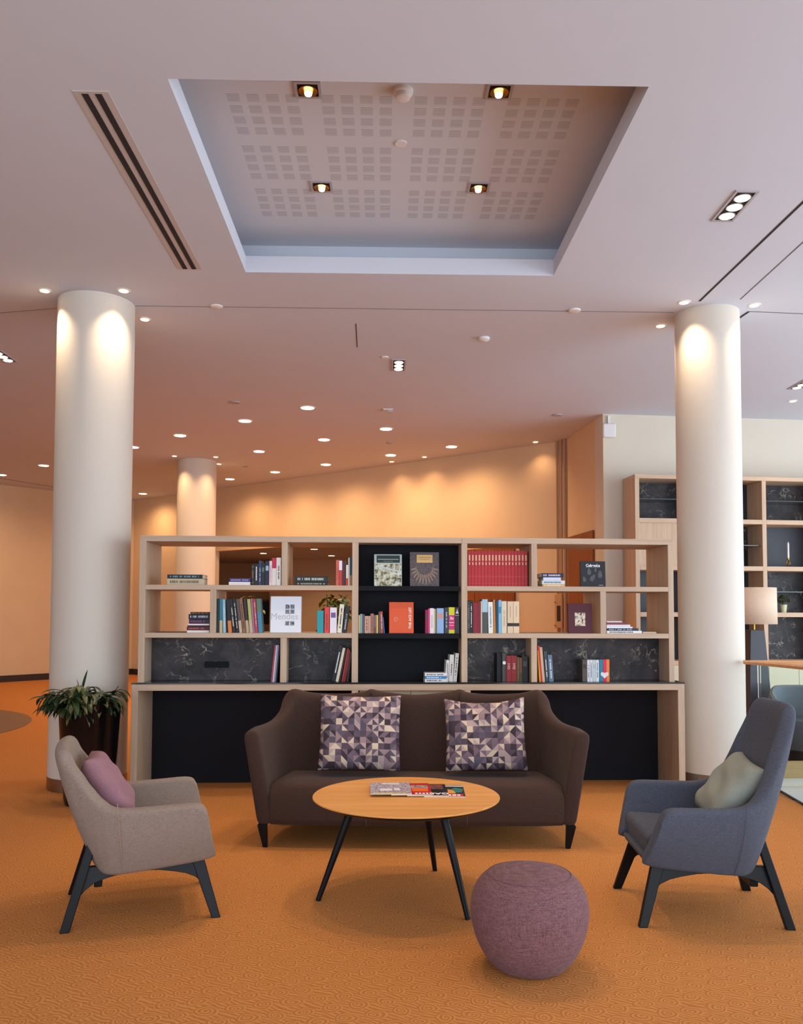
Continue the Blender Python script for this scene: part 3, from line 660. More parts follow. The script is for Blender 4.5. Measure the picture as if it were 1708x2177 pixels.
L2 = [(460.5, 6, 460.5, 1273, (22, 40, 42), 'dark teal-black upright book at left end of leaning row', None), (467, 6, 466.3, 1272.5, (44, 120, 136), 'teal book with beige foot near left end of leaning row', 'foot'),
      (474.5, 6, 472.5, 1274, (150, 186, 206), 'light blue and white book, third in the leaning row', 'text'), (486, 7.5, 479.5, 1274.5, (26, 24, 26), 'black book with orange lower spine in the leaning row', 'foot2'),
      (494.5, 7, 486.5, 1273.5, (20, 22, 26), 'black book with pale title, fifth in the leaning row', 'text'), (502.5, 6, 494, 1273, (28, 32, 44), 'navy-black book, sixth in the leaning row', 'text'),
      (509.5, 6, 501, 1274, (84, 76, 68), 'grey-brown book in the middle of the leaning row', 'foot3'), (516.5, 7, 507.5, 1273, (140, 96, 72), 'tan-brown book in the middle of the leaning row', 'text2'),
      (524.5, 6, 516.5, 1272.5, (52, 44, 46), 'dark book with cream foot right of the tan one, leaning row', 'foot3'), (531.5, 6.5, 524.5, 1274, (172, 172, 96), 'yellow-green book in the leaning row', 'foot3'),
      (538.5, 4, 532, 1272.5, (150, 110, 128), 'thin mauve book in the leaning row', None), (543.2, 6, 537, 1273.5, (186, 60, 84), 'red-pink book in the leaning row near its right end', 'text3'), (550, 8, 544, 1273, (58, 132, 160), 'blue-teal book at the right end of the leaning row', 'blockg')]
km = {'foot': ('foot', (190, 170, 130)), 'foot2': ('foot', (206, 120, 56)), 'foot3': ('foot', (190, 170, 140)), 'text': ('text', (220, 215, 200)), 'text2': ('text', (70, 30, 24)), 'text3': ('text', (225, 200, 205)), 'blockg': ('block', (84, 120, 90)), None: (None, (0, 0, 0))}
for i, a in enumerate(L2):
    k = km[a[6]]; stand(2, a[0], a[1], a[2], a[3], a[4], a[5], k[0], k[1], dv=.045+.004*(i % 3))
def facing(row, x0, x1, yt, col, lb, th=.02, dv=.06, tilt=-.10, name='book', cat='book'):
    zb = PZ[row]-(.002 if 762 < x0 < 980 and row < 3 else 0)
    u0, zt = S(x0, yt, dv); u1 = U(x1, yt, dv); H = (zt-zb)/math.cos(tilt); W_ = u1-u0
    t = thing(name, lb, cat, Wd((u0+u1)/2, dv, zb+.0005), (tilt, 0, BRZ), BOOKG)
    MB().box(-W_/2, W_/2, 0, .003, 0, H).box(-W_/2, W_/2, th-.003, th, 0, H).box(-W_/2, -W_/2+.003, .003, th-.003, 0, H).build('cover', cm(col), t, bevel=.001, seg=1)
    MB().box(-W_/2+.003, W_/2-.004, .003, th-.003, .004, H-.004).build('pages', M['paper'], t)
    return t, W_, H
def fp(t, name, m, W_, H, x0, x1, z0, z1, y=-.0012): return MB().box(-W_/2+x0*W_, -W_/2+x1*W_, y, .0005, z0*H, z1*H).build(name, m, t)
def noisemat(name, c1, c2, sc_, c3=None):
    m = mat(name, c1, .5); t = NT(m); n = t.noise(t.coord(), sc_, 4, .65)
    t.col(t.ramp(n, [(.42, lin(c1)), (.5, lin(c2)), (.6, lin(c3 or c1))])); return m
t, W_, H = facing(2, 575, 641, 1267.5, (196, 202, 212), 'white square book with black picture tiles facing out, middle shelf', .03)
fp(t, 'cover_sheet', cm((222, 226, 234)), W_, H, .015, .985, .012, .988)
tile = noisemat('tile_photo', (34, 38, 48), (150, 155, 165), 60)
for x in (.485, .645):
    for z in (.655, .52, .20): fp(t, 'picture_tile', tile, W_, H, x, x+.13, z, z+.115, -.002)
text('Mendes', .070, cm((182, 186, 194)), t, (-.01, -.002, H*.44)); text('cookbook', .014, cm((190, 194, 200)), t, (-W_*.22, -.002, H*.31)) if False else None
for a in ((674.5, 13.5, 674.5, 1298, (36, 150, 160), 'thick turquoise book left of the red one, middle shelf', None, (0, 0, 0)), (690, 10, 690, 1290.5, (214, 62, 62), 'bright red book right of the turquoise one, middle shelf', 'text', (160, 40, 40)),
          (701.5, 14.5, 701.5, 1291.5, (226, 220, 230), 'white book with small violet square beside the red one', 'label', (116, 84, 150)), (717, 9.5, 722.5, 1285, (224, 220, 200), 'cream book with black title leaning right, middle shelf', 'text', (40, 40, 44)), (728, 9, 735, 1288.5, (34, 34, 44), 'black book with pale title leaning on bay upright, middle shelf', 'text', (190, 190, 200))):
    stand(2, a[0], a[1], a[2], a[3], a[4], a[5], a[6], a[7])
# --- row 3, left (counter)
for i, (xb, w_, xt, yt, c, lb) in enumerate(((576, 3.2, 583.5, 1371.5, (176, 70, 84), 'thin red magazine leaning on counter, leftmost of its group'), (579.6, 2.6, 586.5, 1371.5, (226, 220, 222), 'thin white magazine leaning on counter beside the red one'), (582.6, 3, 589.5, 1371, (150, 150, 190), 'thin lilac magazine leaning on the counter'), (586, 3, 592.3, 1372, (30, 30, 48), 'thin navy magazine leaning against the divider on the counter'))):
    stand(3, xb, w_, xt, yt, c, lb, None, dv=.06+.003*i, d=.17)
for (xb, w_, xt, yt, c, lb, kd) in ((705, 8, 720.5, 1373, (26, 28, 40), 'large dark navy album with white spine title leaning on counter', 'text'), (713.5, 6, 728.5, 1378, (214, 202, 178), 'cream album leaning between the navy and dark ones', None), (720, 4, 733, 1381, (30, 26, 30), 'thin black album leaning right on the counter', None),
                                 (726, 4, 738, 1379, (150, 44, 40), 'thin red album leaning right on the counter', None), (730.5, 4, 741.5, 1382, (122, 34, 34), 'thin dark red album leaning near the bay upright', None), (736, 5, 743.2, 1387, (56, 24, 30), 'thin maroon album against the bay upright on counter', None)):
    stand(3, xb, w_, xt, yt, c, lb, kd, (230, 230, 235), dv=.05, d=.17)
# --- centre bay
t, W_, H = facing(1, 796, 855, 1178, (168, 182, 182), 'pale grey book with dark title box facing out, black bay', .02)
fp(t, 'cover_photo', noisemat('balcony_photo', (74, 76, 62), (170, 164, 132), 26, (196, 204, 198)), W_, H, .02, .98, .0, .70)
MB().hexa([(-W_*.46, -.0022, H*.60), (W_*.49, -.0022, H*.42), (W_*.49, 0, H*.42), (-W_*.46, 0, H*.60), (-W_*.46, -.0022, H*.66), (W_*.49, -.0022, H*.48), (W_*.49, 0, H*.48), (-W_*.46, 0, H*.66)]).build('cover_stripe', cm((176, 190, 190)), t)
fp(t, 'title_box', cm((34, 48, 46)), W_, H, .09, .93, .735, .965, -.002); fp(t, 'title_line', cm((170, 176, 170)), W_, H, .13, .88, .83, .85, -.003); fp(t, 'title_line', cm((120, 126, 110)), W_, H, .33, .68, .77, .785, -.003)
t, W_, H = facing(1, 872, 934.5, 1173, (62, 52, 58), 'dark book with star-shaped vault photo and tan label facing out', .025)
fp(t, 'cover_photo', noisemat('vault_photo', (54, 44, 50), (92, 78, 78), 40), W_, H, .01, .99, .01, .99)
b = MB()
for k in range(12):
    a0 = PI+R(8)+k*R(164)/11; r1, r2 = .26*W_, (.47 if k not in (0, 11) else .46)*W_
    for s_ in (-.10, .10):
        p_ = Vector((math.cos(a0+s_)*r1, math.sin(a0+s_)*r1*1.0)); q_ = Vector((math.cos(a0)*r2*1.02, math.sin(a0)*r2*1.25)); n_ = (q_-p_).normalized(); n_ = Vector((-n_.y, n_.x))*.0016
        cz = H*.55; P = [p_-n_, q_-n_, q_+n_, p_+n_]; b.hexa([(v_.x, -.0022, v_.y+cz) for v_ in P]+[(v_.x, 0, v_.y+cz) for v_ in P])
b.build('star_ribs', cm((166, 140, 116)), t); fp(t, 'label', cm((204, 166, 108)), W_, H, .235, .775, .685, .915, -.003)
fp(t, 'title_line', cm((140, 110, 70)), W_, H, .30, .72, .83, .845, -.004); fp(t, 'title_line', cm((140, 110, 70)), W_, H, .34, .66, .78, .79, -.004)
for a in ((762.5, 3.6, 1307.5, (196, 176, 120), 'thin cream paperback at left end of the black bay row', None), (766.3, 4, 1305, (120, 160, 172), 'thin pale blue paperback in the small row, black bay', None), (770.5, 5, 1306, (78, 84, 90), 'grey paperback third in the small row, black bay', 'text'),
          (775.8, 8.6, 1309.5, (196, 148, 128), 'pinkish-tan paperback, widest of the small row in black bay', 'text'), (784.8, 3, 1309.5, (200, 158, 132), 'thin peach paperback in the small row, black bay', None), (788, 6.8, 1304.5, (156, 108, 100), 'taller mauve-brown paperback in the small row, black bay', 'text'),
          (795.2, 5, 1307.5, (120, 100, 92), 'grey-brown paperback right of the mauve one, black bay', 'foot'), (800.5, 3.6, 1307.5, (206, 172, 96), 'thin yellow paperback in the small row, black bay', None), (805, 4, 1300.5, (70, 76, 84), 'thin slate paperback, taller, near right end of small row', 'text')):
    stand(2, a[0], a[1], a[0], a[2], a[3], a[4], a[5], (110, 70, 60), d=.12)
stand(2, 809.5, 5.2, 808.3, 1300, (178, 70, 44), 'red-orange patterned paperback near right end of small row', 'text', (230, 200, 170), d=.12)
stand(2, 816, 2.6, 813, 1312, (40, 96, 160), 'thin blue paperback leaning at right end of small row', None, d=.12)
t, W_, H = facing(2, 828, 880, 1280, (214, 84, 40), 'bright orange book with white vertical title facing out, black bay', .02)
text('THE ACE LIST', .0285, cm((236, 226, 214)), t, (W_*.36, -.0015, H*.49), (PI/2, -PI/2, 0), bold=.0006)
b = MB()
for k in range(3): b.tube([(-W_*.22+math.cos(a_)*.012*(1+.3*math.sin(2*a_+k)), -.001, H*.42+k*.006+math.sin(a_)*.015) for a_ in [i*PI/8 for i in range(15)]], .0006, 5)
b.build('emblem', cm((236, 200, 180)), t)
for a in ((904.5, 6, 1296.5, (130, 22, 62), 'crimson-maroon paperback at left of right-hand row, black bay', 'label', (90, 60, 80)), (910.8, 3.3, 1294.5, (206, 60, 120), 'thin hot pink paperback beside the crimson one', None, (0, 0, 0)), (914.4, 8.6, 1293, (226, 216, 220), 'white paperback right of the pink one, black bay', 'text', (170, 160, 165)),
          (923.3, 2.4, 1294.5, (196, 190, 150), 'thin cream paperback right of white one, black bay', None, (0, 0, 0)), (926, 2.8, 1294, (110, 104, 60), 'thin olive paperback left of the light blue one', None, (0, 0, 0)), (929.2, 14.6, 1293, (140, 172, 216), 'wide light blue paperback with orange spot, black bay', 'label', (206, 140, 120)),
          (945.2, 9, 1291.5, (52, 58, 66), 'slate grey paperback right of the light blue one', 'text', (170, 180, 190)), (954.6, 12.4, 1291, (206, 206, 40), 'lime yellow book with magenta middle and white numeral', None, (0, 0, 0)), (967.6, 9.6, 1291, (44, 48, 56), 'dark slate book with white emblem at right end, black bay', 'emb', (220, 222, 226))):
    t, w_, h_, o_ = stand(2, a[0], a[1], a[0], a[2], a[3], a[4], a[5] if a[5] != 'emb' else None, a[6])
    if 'lime' in a[4]:
        MB().box(0, w_, -.0006, .001, h_*.14, h_*.70).build('spine_band', cm((200, 44, 110)), t); text('3x', .030, cm((240, 225, 230)), t, (w_/2, -.001, h_*.58), bold=.0008)
        MB().box(.004, w_-.004, -.0012, .001, h_*.40, h_*.43).box(.004, w_-.008, -.0012, .001, h_*.30, h_*.32).build('spine_lettering', cm((236, 200, 215)), t)
    if a[5] == 'emb': MB().prism_y([(w_*.15, h_*.76), (w_*.85, h_*.76), (w_*.6, h_*.86), (w_*.5, h_*.95), (w_*.4, h_*.86)], -.001, .001).build('emblem', cm((220, 222, 226)), t); MB().box(w_*.05, w_*.95, -.001, .001, h_*.68, h_*.70).build('spine_lettering', cm((180, 182, 190)), t)
stack(3, [(903.8, 951, 6.3, (224, 222, 222), 'white book at bottom of small counter stack, black bay', dict(mc=(60, 70, 90))), (904.5, 949.5, 6, (64, 134, 188), 'blue and white book in the middle of small counter stack', dict(mc=(225, 230, 240))), (903.8, 951, 6.4, (226, 226, 228), 'white book on top of the small counter stack, black bay', dict(mc=(50, 56, 70)))], dv=.05)
for (xb, w_, xt, yt, lb) in ((947, 6.5, 949.5, 1403.5, 'shortest of three white books leaning right in black bay'), (954.5, 9.2, 957, 1392, 'middle and widest of three white leaning books, black bay'), (964, 7.4, 969, 1389, 'tallest rightmost white book leaning on the upright, black bay')):
    stand(3, xb, w_, xt, yt, (220, 218, 216), lb, 'text', (50, 50, 58), dv=.07)
# --- right unit row 1: red encyclopaedia
for k in range(18):
    xb = 995.3+k*7.08; t, w_, h_, o_ = stand(1, xb, 6.7, xb, 1170.5 + (k % 3)*.3, (176, 36, 44), 'red encyclopaedia volume with gold lettering, top shelf of bookcase right of black bay', None, dv=.10, d=.18)
    t['group'] = 'red encyclopaedia volumes'
    b = MB(); y = -.0006
    b.box(w_*.25, w_*.75, y, .001, h_*.72, h_*.88); b.box(w_*.3, w_*.7, y, .001, h_*.60, h_*.68)
    b.build('gold_lettering', cm((226, 168, 136)), t); MB().box(0, w_, y, .001, h_*.27, h_*.285).box(0, w_, y, .001, h_*.08, h_*.09).build('gold_bands', cm((190, 80, 74)), t)
stack(1, [(1154, 1201.5, 5.5, (226, 176, 92), 'yellow book at bottom of the small stack, top shelf right'), (1153, 1201.5, 8, (206, 216, 222), 'white-blue book second from bottom, small stack top shelf', dict(mc=(60, 90, 110))), (1155.5, 1193, 6.8, (206, 208, 230), 'white-lilac book second from top, small stack top shelf', dict(kind=None)), (1152, 1199, 9, (40, 32, 62), 'dark purple book on top of the small stack, top shelf', dict(mc=(200, 190, 200)))], dv=.08)
t, W_, H = facing(1, 1235, 1288, 1193, (30, 30, 36), 'black square book with pale figures facing out, top shelf', .03, tilt=-.06)
text('Cubend.a', .030, cm((226, 224, 226)), t, (0, -.0015, H*.83), bold=.001)
fp(t, 'title_line', cm((140, 138, 144)), W_, H, .22, .78, .755, .768)
b = MB()
for x, z, s_, q in ((-.36, .30, .8, .3), (-.02, .36, 1.1, -.5), (-.16, .60, 1, .1), (.10, .66, .6, 0), (.27, .50, 1.1, 0)):
    cx_, cz_ = x*W_, z*H; pts = [(-.012, -.028), (.014, -.026), (.018, 0), (.006, .028), (-.004, .024), (-.016, -.004)]
    pp = [(cx_+(a_*math.cos(q)-c_*math.sin(q))*s_, cz_+(a_*math.sin(q)+c_*math.cos(q))*s_) for a_, c_ in pts]; b.prism_y(pp, -.0015, 0)
b.build('cover_figures', noisemat('figure_grey', (84, 80, 90), (52, 50, 58), 50), t)
fp(t, 'small_mark', cm((150, 148, 152)), W_, H, .72, .90, .05, .075)
# --- right unit row 2
for a in ((995, 4.4, 995, 1277.5, (54, 58, 60), 'dark grey book at left end of row right of black bay', 'text', (150, 150, 140)), (999.6, 6.2, 999.6, 1276, (24, 24, 28), 'black book with white title second in row right of bay', 'text', (220, 220, 220)),
          (1006.3, 4, 1006.3, 1281, (128, 28, 44), 'leftmost of four dark red books, middle shelf right', None, (0, 0, 0)), (1010.5, 4, 1010.5, 1281.5, (140, 30, 46), 'second of four dark red books, middle shelf right', None, (0, 0, 0)), (1014.7, 3.9, 1014.7, 1281, (124, 26, 40), 'third of four dark red books, middle shelf right', None, (0, 0, 0)), (1018.8, 4, 1018.8, 1280, (120, 36, 48), 'rightmost of four dark red books, middle shelf right', None, (0, 0, 0)),
          (1023, 2.5, 1023, 1278, (206, 190, 168), 'thin cream book right of the dark red ones', None, (0, 0, 0)), (1025.7, 11.6, 1025.7, 1274, (70, 78, 78), 'tall book with light blue upper and dark lower spine', 'block', (160, 190, 204)),
          (1039.2, 10, 1038, 1280, (228, 222, 212), 'white book with blue title leaning slightly, middle shelf right', 'text', (60, 120, 180)), (1050, 4.6, 1048.8, 1275, (176, 122, 62), 'tan brown book right of the white blue-titled one', None, (0, 0, 0)), (1055, 5, 1055, 1277, (40, 66, 84), 'dark teal book left of the bright blue one', None, (0, 0, 0)),
          (1060.4, 6.4, 1060.4, 1275.5, (120, 176, 214), 'light blue book with darker top, middle shelf right', 'label', (40, 130, 170)), (1067.2, 10.8, 1067.2, 1278, (214, 198, 172), 'cream-pink book left of the two banded volumes', 'text', (176, 160, 130)),
          (1079.6, 12.2, 1079.6, 1278.5, (214, 190, 160), 'left one of two cream volumes with black band', 'cb', (46, 36, 34)), (1092.4, 12, 1092.4, 1278.5, (218, 194, 164), 'right one of two cream volumes with black band', 'cb', (46, 36, 34))):
    t, w_, h_, o_ = stand(2, a[0], a[1], a[2], a[3], a[4], a[5], a[6] if a[6] != 'cb' else None, a[7])
    if a[6] == 'cb': MB().box(0, w_, -.0006, .001, h_*.22, h_*.32).build('spine_band', cm((46, 36, 34)), t); MB().box(w_*.45, w_*.55, -.0008, .001, h_*.5, h_*.86).build('spine_lettering', cm((170, 140, 110)), t)
t, W_, H = facing(2, 1209, 1260.5, 1283, (78, 20, 34), 'maroon book with small black-and-white photo facing out', .03)
fp(t, 'cover_photo', noisemat('white_black_photo', (24, 22, 24), (206, 190, 170), 42, (222, 204, 184)), W_, H, .28, .71, .25, .69)
stack(2, [(1290.5, 1365, 6, (226, 222, 220), 'white book with dark title at bottom of stepped stack', dict(mc=(60, 60, 70))), (1290.5, 1358, 5.2, (44, 52, 74), 'navy book second from bottom of stepped stack', dict(mc=(170, 176, 190))), (1290.5, 1345.5, 3.4, (220, 224, 232), 'white-blue book third from bottom of stepped stack', dict(kind=None)),
          (1290.5, 1341, 4.4, (216, 206, 210), 'white book with violet end in the stepped stack', dict(kind=None)), (1290.5, 1332, 4.6, (120, 60, 74), 'maroon book second from top of stepped stack', dict(kind=None)), (1290.5, 1323, 3, (214, 196, 196), 'pale pink book on top of stepped stack', dict(kind=None))], dv=.04)
flat(2, 1367, 1396, 1344, 1340.5, (206, 178, 150), 'pale open brochure lying right of the stepped stack', None, zb=Z1+.0003, d=.14)
# --- right unit row 3
stand(3, 1057, 11.3, 1057, 1389, (18, 18, 20), 'wide black album on counter left of the emblem book', None, dv=.10)
t, w_, h_, o_ = stand(3, 1068.6, 8, 1068.6, 1388.5, (72, 70, 68), 'dark grey book with white emblem on the counter', None, dv=.07)
MB().lathe([(.003, 0), (.014, .001)], 12).build('emblem', cm((222, 222, 222)), t, loc=(w_*.5, -.0012, h_*.66), rot=(PI/2, 0, 0))
for x, lb in ((1077.1, 'left of two red books with white letters on counter'), (1088.3, 'right of two red books with white letters on counter')):
    t, w_, h_, o_ = stand(3, x, 10.8, x, 1394, (132, 30, 36), lb, None, dv=.06); text('Ori1', .026, cm((230, 216, 210)), t, (w_/2, -.001, h_*.60), (PI/2, -PI/2, 0))
stand(3, 1099.5, 6, 1099.5, 1397, (84, 68, 40), 'olive-brown book right of the red pair, counter', 'text', (120, 100, 60), dv=.06); stand(3, 1105.8, 4.6, 1105.8, 1398, (110, 66, 44), 'narrow rust-brown book between olive and black ones', 'foot', (70, 60, 30), dv=.06); stand(3, 1110.8, 12, 1110.8, 1395, (20, 18, 20), 'thick black book next to the divider, counter', 'label', (60, 64, 66), dv=.06)
for (xb, w_, xt, yt, c, lb, kd) in ((1147.5, 2.4, 1144, 1383, (226, 166, 40), 'thin yellow book leaning left at the divider, counter', None), (1150, 4, 1144, 1373, (196, 50, 44), 'thin bright red book leaning left, counter', None), (1154.5, 2.2, 1148.5, 1376, (214, 190, 180), 'thin pinkish book leaning left, counter', None), (1157, 2.6, 1151, 1376, (196, 170, 120), 'thin tan book leaning left, counter', None),
                                 (1161, 6.6, 1156.3, 1384, (58, 66, 80), 'dark slate book leaning left beside the blue-grey one', 'text'), (1168.6, 9.3, 1165, 1392.5, (96, 118, 138), 'blue-grey book with white title leaning left, counter', 'text')):
    stand(3, xb, w_, xt, yt, c, lb, kd, (214, 220, 226), dv=.05)
for a in ((1239, 10, 1403, (84, 74, 68), 'grey-brown book at left of the short counter row', 'label', (50, 44, 44)), (1249.4, 5, 1403, (214, 214, 222), 'first white-spined book in the short counter row', 'text', (70, 70, 84)), (1254.9, 5.8, 1403, (210, 212, 220), 'second white-spined book in the short counter row', 'text', (70, 70, 84)), (1261, 6.6, 1403, (184, 198, 196), 'pale grey-green book in the short counter row', 'label', (160, 180, 190)),
          (1268, 6.4, 1403, (214, 214, 222), 'white book left of the teal one, short counter row', 'text', (70, 70, 84)), (1275.5, 7, 1402, (30, 128, 148), 'teal book with part of a white heart, counter', None, (0, 0, 0)), (1282.9, 6.6, 1402, (206, 44, 84), 'crimson book with middle of a white heart, counter', None, (0, 0, 0)), (1289.8, 6.8, 1402, (226, 122, 56), 'orange book at right end of the short counter row', None, (0, 0, 0))):
    t, w_, h_, o_ = stand(3, a[0], a[1], a[0], a[2], a[3], a[4], a[5], a[6], dv=.07)
    hc = {'teal': w_*1.5, 'crim': w_*.5, 'oran': -w_*.5}.get(a[4][:4])
    if hc is not None:
        pts = []; s_ = w_*1.35/16
        for k in range(40):
            q = 2*PI*k/40; x = 16*math.sin(q)**3*s_*.85+hc; z = (13*math.cos(q)-5*math.cos(2*q)-2*math.cos(3*q)-math.cos(4*q))*s_*.85+h_*.30
            pts.append((min(max(x, .0002), w_-.0002), z))
        MB().prism_y(pts, -.0008, .0005).build('white_heart', cm((228, 222, 222)), t)

# ------------------------------------------------------------------ plants
def leaf(mb, base, dirv, length, width, droop, upn=Vector((0, 0, 1)), n=6):
    base = Vector(base); d = Vector(dirv).normalized(); side = d.cross(upn).normalized() if abs(d.z) < .98 else Vector((1, 0, 0)); p = base.copy(); L = []; cur = d.copy()
    for i in range(n+1):
        t_ = i/n; w_ = width*(math.sin(PI*min(1, t_*.92+.06))**.8)*(1 if t_ < .98 else .05)
        nrm = side.cross(cur).normalized()
        L.append((p-side*w_/2+nrm*w_*.18, p.copy(), p+side*w_/2+nrm*w_*.18))
        cur = (cur+Vector((0, 0, -droop/n))).normalized(); p = p+cur*(length/n)
    b0 = len(mb.v)
    for a_, b_, c_ in L: mb.v += [tuple(a_), tuple(b_), tuple(c_)]
    for i in range(n): k = b0+i*3; mb.f += [(k, k+1, k+4, k+3), (k+1, k+2, k+5, k+4)]
# glossy planter
PX, PYY = -2.165, 6.36
t = thing('potted_plant', 'leafy green plant in tall glossy black planter beside the left column', 'plant', (PX, PYY, 0))
prof = [(.165, 0), (.178, .05), (.205, .40), (.222, .70), (.226, .735), (.214, .738), (.208, .70), (.198, .66)]
MB().lathe(prof, 48).build('planter', M['glossblack'], t, smooth=True); MB().cyl(0, 0, .20, .62, .665, 32).build('soil', mat('soil', (40, 28, 20), .95), t)
rp = random.Random(3); stems = MB(); lf = [MB() for _ in range(3)]
for k in range(44):
    az = rp.uniform(PI*.95, PI*2.05); rr = rp.uniform(.02, .12); el = rp.uniform(.35, 1.4); hgt = rp.uniform(.06, .22)
    bx = Vector((-.03+rr*math.cos(az), rr*math.sin(az), .66)); out = Vector((math.cos(az), math.sin(az), 0))
    top = bx+out*hgt*math.cos(el)*1.2+Vector((-.02, 0, hgt*math.sin(el)+.03)); stems.tube([bx, (bx+top)/2+Vector((0, 0, .02)), top], .003, 5)
    for q in range(6):
        a2 = az+rp.uniform(-1.3, 1.3); leaf(lf[k % 3], bx.lerp(top, rp.uniform(.5, 1)), (math.cos(a2), math.sin(a2), rp.uniform(.0, .9)), rp.uniform(.10, .19), rp.uniform(.028, .046), rp.uniform(.8, 2.6))
for k in range(70):
    bx = Vector((rp.uniform(-.14, .12), rp.uniform(-.12, .08), rp.uniform(.70, .84))); a2 = rp.uniform(PI*.9, PI*2.1)
    leaf(lf[k % 3], bx, (math.cos(a2)*1.0, math.sin(a2)*.7, rp.uniform(-.2, .9)), rp.uniform(.11, .18), rp.uniform(.03, .048), rp.uniform(.8, 2.2))
for k in range(16):
    a2 = rp.uniform(PI*.85, PI*1.35); leaf(lf[k % 3], (-.10+rp.uniform(-.03, .03), rp.uniform(-.1, .05), rp.uniform(.74, .86)), (math.cos(a2), math.sin(a2)*.6, rp.uniform(.1, .6)), rp.uniform(.17, .25), rp.uniform(.028, .04), rp.uniform(1.4, 2.6))
leaf(lf[0], (-.05, -.05, .80), (.25, -.1, 1), .19, .03, .1); leaf(lf[1], (-.06, -.05, .80), (-.2, -.1, 1), .12, .028, .2)
stems.build('stems', M['leaf'], t)
ml = [M['leaf'], leafmat('leaf_pale', (112, 104, 62), (52, 66, 34)), leafmat('leaf_dark', (34, 58, 30), (18, 34, 18))]
for q, mb in enumerate(lf): tag(mb.build('foliage', ml[q], t, smooth='all'), ('mid green leaves', 'leaves with pale undersides', 'dark green leaves')[q], None)
def tall_plant(px, y, htop, lb, seed, spread=.22):
    q = V(px, 1300, y); t = thing('potted_plant', lb, 'plant', (q.x, q.y, 0), group='plants behind the bookcase'); rp = random.Random(seed)
    MB().lathe([(.12, 0), (.16, .3), (.17, .42), (.155, .42)], 32).build('pot', M['white'], t, smooth=True); st = MB(); lv = MB()
    for k in range(9):
        az = rp.uniform(0, 2*PI); tp = Vector((math.cos(az)*spread*rp.uniform(.2, 1), math.sin(az)*.2, htop-rp.uniform(.0, .22))); st.tube([(0, 0, .4), (tp.x*.4, tp.y*.4, tp.z*.6), tp], .006, 6)
        for j in range(11):
            a2 = rp.uniform(0, 2*PI); leaf(lv, tp+Vector((rp.uniform(-.06, .06), 0, rp.uniform(-.18, .02))), (math.cos(a2), math.sin(a2), rp.uniform(-.2, .6)), rp.uniform(.09, .15), rp.uniform(.04, .06), 1.2, n=4)
    st.build('stems', M['leaf'], t); lv.build('foliage', M['leaf2'], t, smooth='all')
tall_plant(716, 8.6, 1.60, 'bright green plant behind the bookcase above the cream leaning book', 8)
tall_plant(505, 8.9, 1.60, 'green plant behind the bookcase above the leaning book row', 12, .2)

# ------------------------------------------------------------------ sofa
SX, SY = .205, 5.115                       # centre of the front legs
sofa = thing('sofa', 'dark brown camelback fabric sofa with high curved arms behind the table', 'sofa', (SX, SY, 0), (0, 0, R(-1.6)))
def mirror(pts): return [(-x, y, z) for x, y, z in pts][::-1]
def shell(top, bot, nsp, nt, bulge=0):
    T_ = cr(top+mirror(top)[1 if abs(top[-1][0]) < 1e-6 else 0:], nsp); B_ = cr(bot+mirror(bot)[1 if abs(bot[-1][0]) < 1e-6 else 0:], nsp)
    out = []
    for j in range(nt+1):
        k = j/nt; row = []
        for a_, b_ in zip(B_, T_):
            p_ = a_.lerp(b_, k); row.append(p_)
        out.append(row)
    return out
# half profiles from front tip of left arm to the middle of the back (x<0 first)
top = [(-1.000, -.02, .695), (-.985, .12, .705), (-.950, .30, .702), (-.905, .43, .722), (-.862, .52, .790), (-.832, .585, .893), (-.70, .625, .868), (-.50, .66, .858), (-.36, .675, .868), (-.30, .68, .888), (-.22, .685, .870), (0, .69, .850)]
bot = [(-.905, .0, .13), (-.905, .12, .13), (-.90, .30, .13), (-.885, .44, .13), (-.85, .55, .13), (-.80, .62, .13), (-.66, .66, .13), (-.48, .67, .13), (-.36, .67, .13), (-.30, .67, .13), (-.22, .67, .13), (0, .67, .13)]
sh = shell(top, bot, 5, 8)
loft(sh).build('arm_and_back_shell', M['sofa'], sofa, solid=.095, off=0, sub=2)
# inner upholstered back and seat
prof = [(.0, .13), (-.03, .16), (-.035, .30), (.0, .365), (.06, .385), (.25, .375), (.56, .355), (.60, .30), (.60, .13)]   # y,z
mb = MB(); xs = [-.885+1.77*i/24 for i in range(25)]
for x in xs:
    e = abs(x)/.885; dz = -.03*max(0, (e-.93)/.07); c_ = .03*e**6
    for y, z in prof: mb.v.append((x, y+c_, z+(dz if z > .3 else 0)))
n = len(prof)
for i in range(24):
    for j in range(n): k = (j+1) % n; mb.f.append((i*n+j, (i+1)*n+j, (i+1)*n+k, i*n+k))
mb.f.append(tuple(range(n))); mb.f.append(tuple(24*n+j for j in range(n-1, -1, -1)))
mb.build('seat', M['sofa'], sofa, bevel=.012, seg=3, smooth=True)
bk = cr([(-.80, .60, .38), (-.60, .615, .38), (-.30, .625, .38), (0, .63, .38), (.30, .625, .38), (.60, .615, .38), (.80, .60, .38)], 5)
for sx in (-.30, .30):
    MB().tube([(sx, .57, .37), (sx, .60, .60), (sx, .625, .80), (sx, .632, .865)], .0035, 6).build('back_seam', mat('seam_thread', (44, 32, 30), .9), sofa)
for sx in (-.30, .30): MB().tube([(sx, .01, .365), (sx, -.034, .30), (sx, -.03, .16), (sx, 0, .128)], .0025, 6).build('seat_seam', mat('seam_light', (84, 68, 60), .9), sofa)
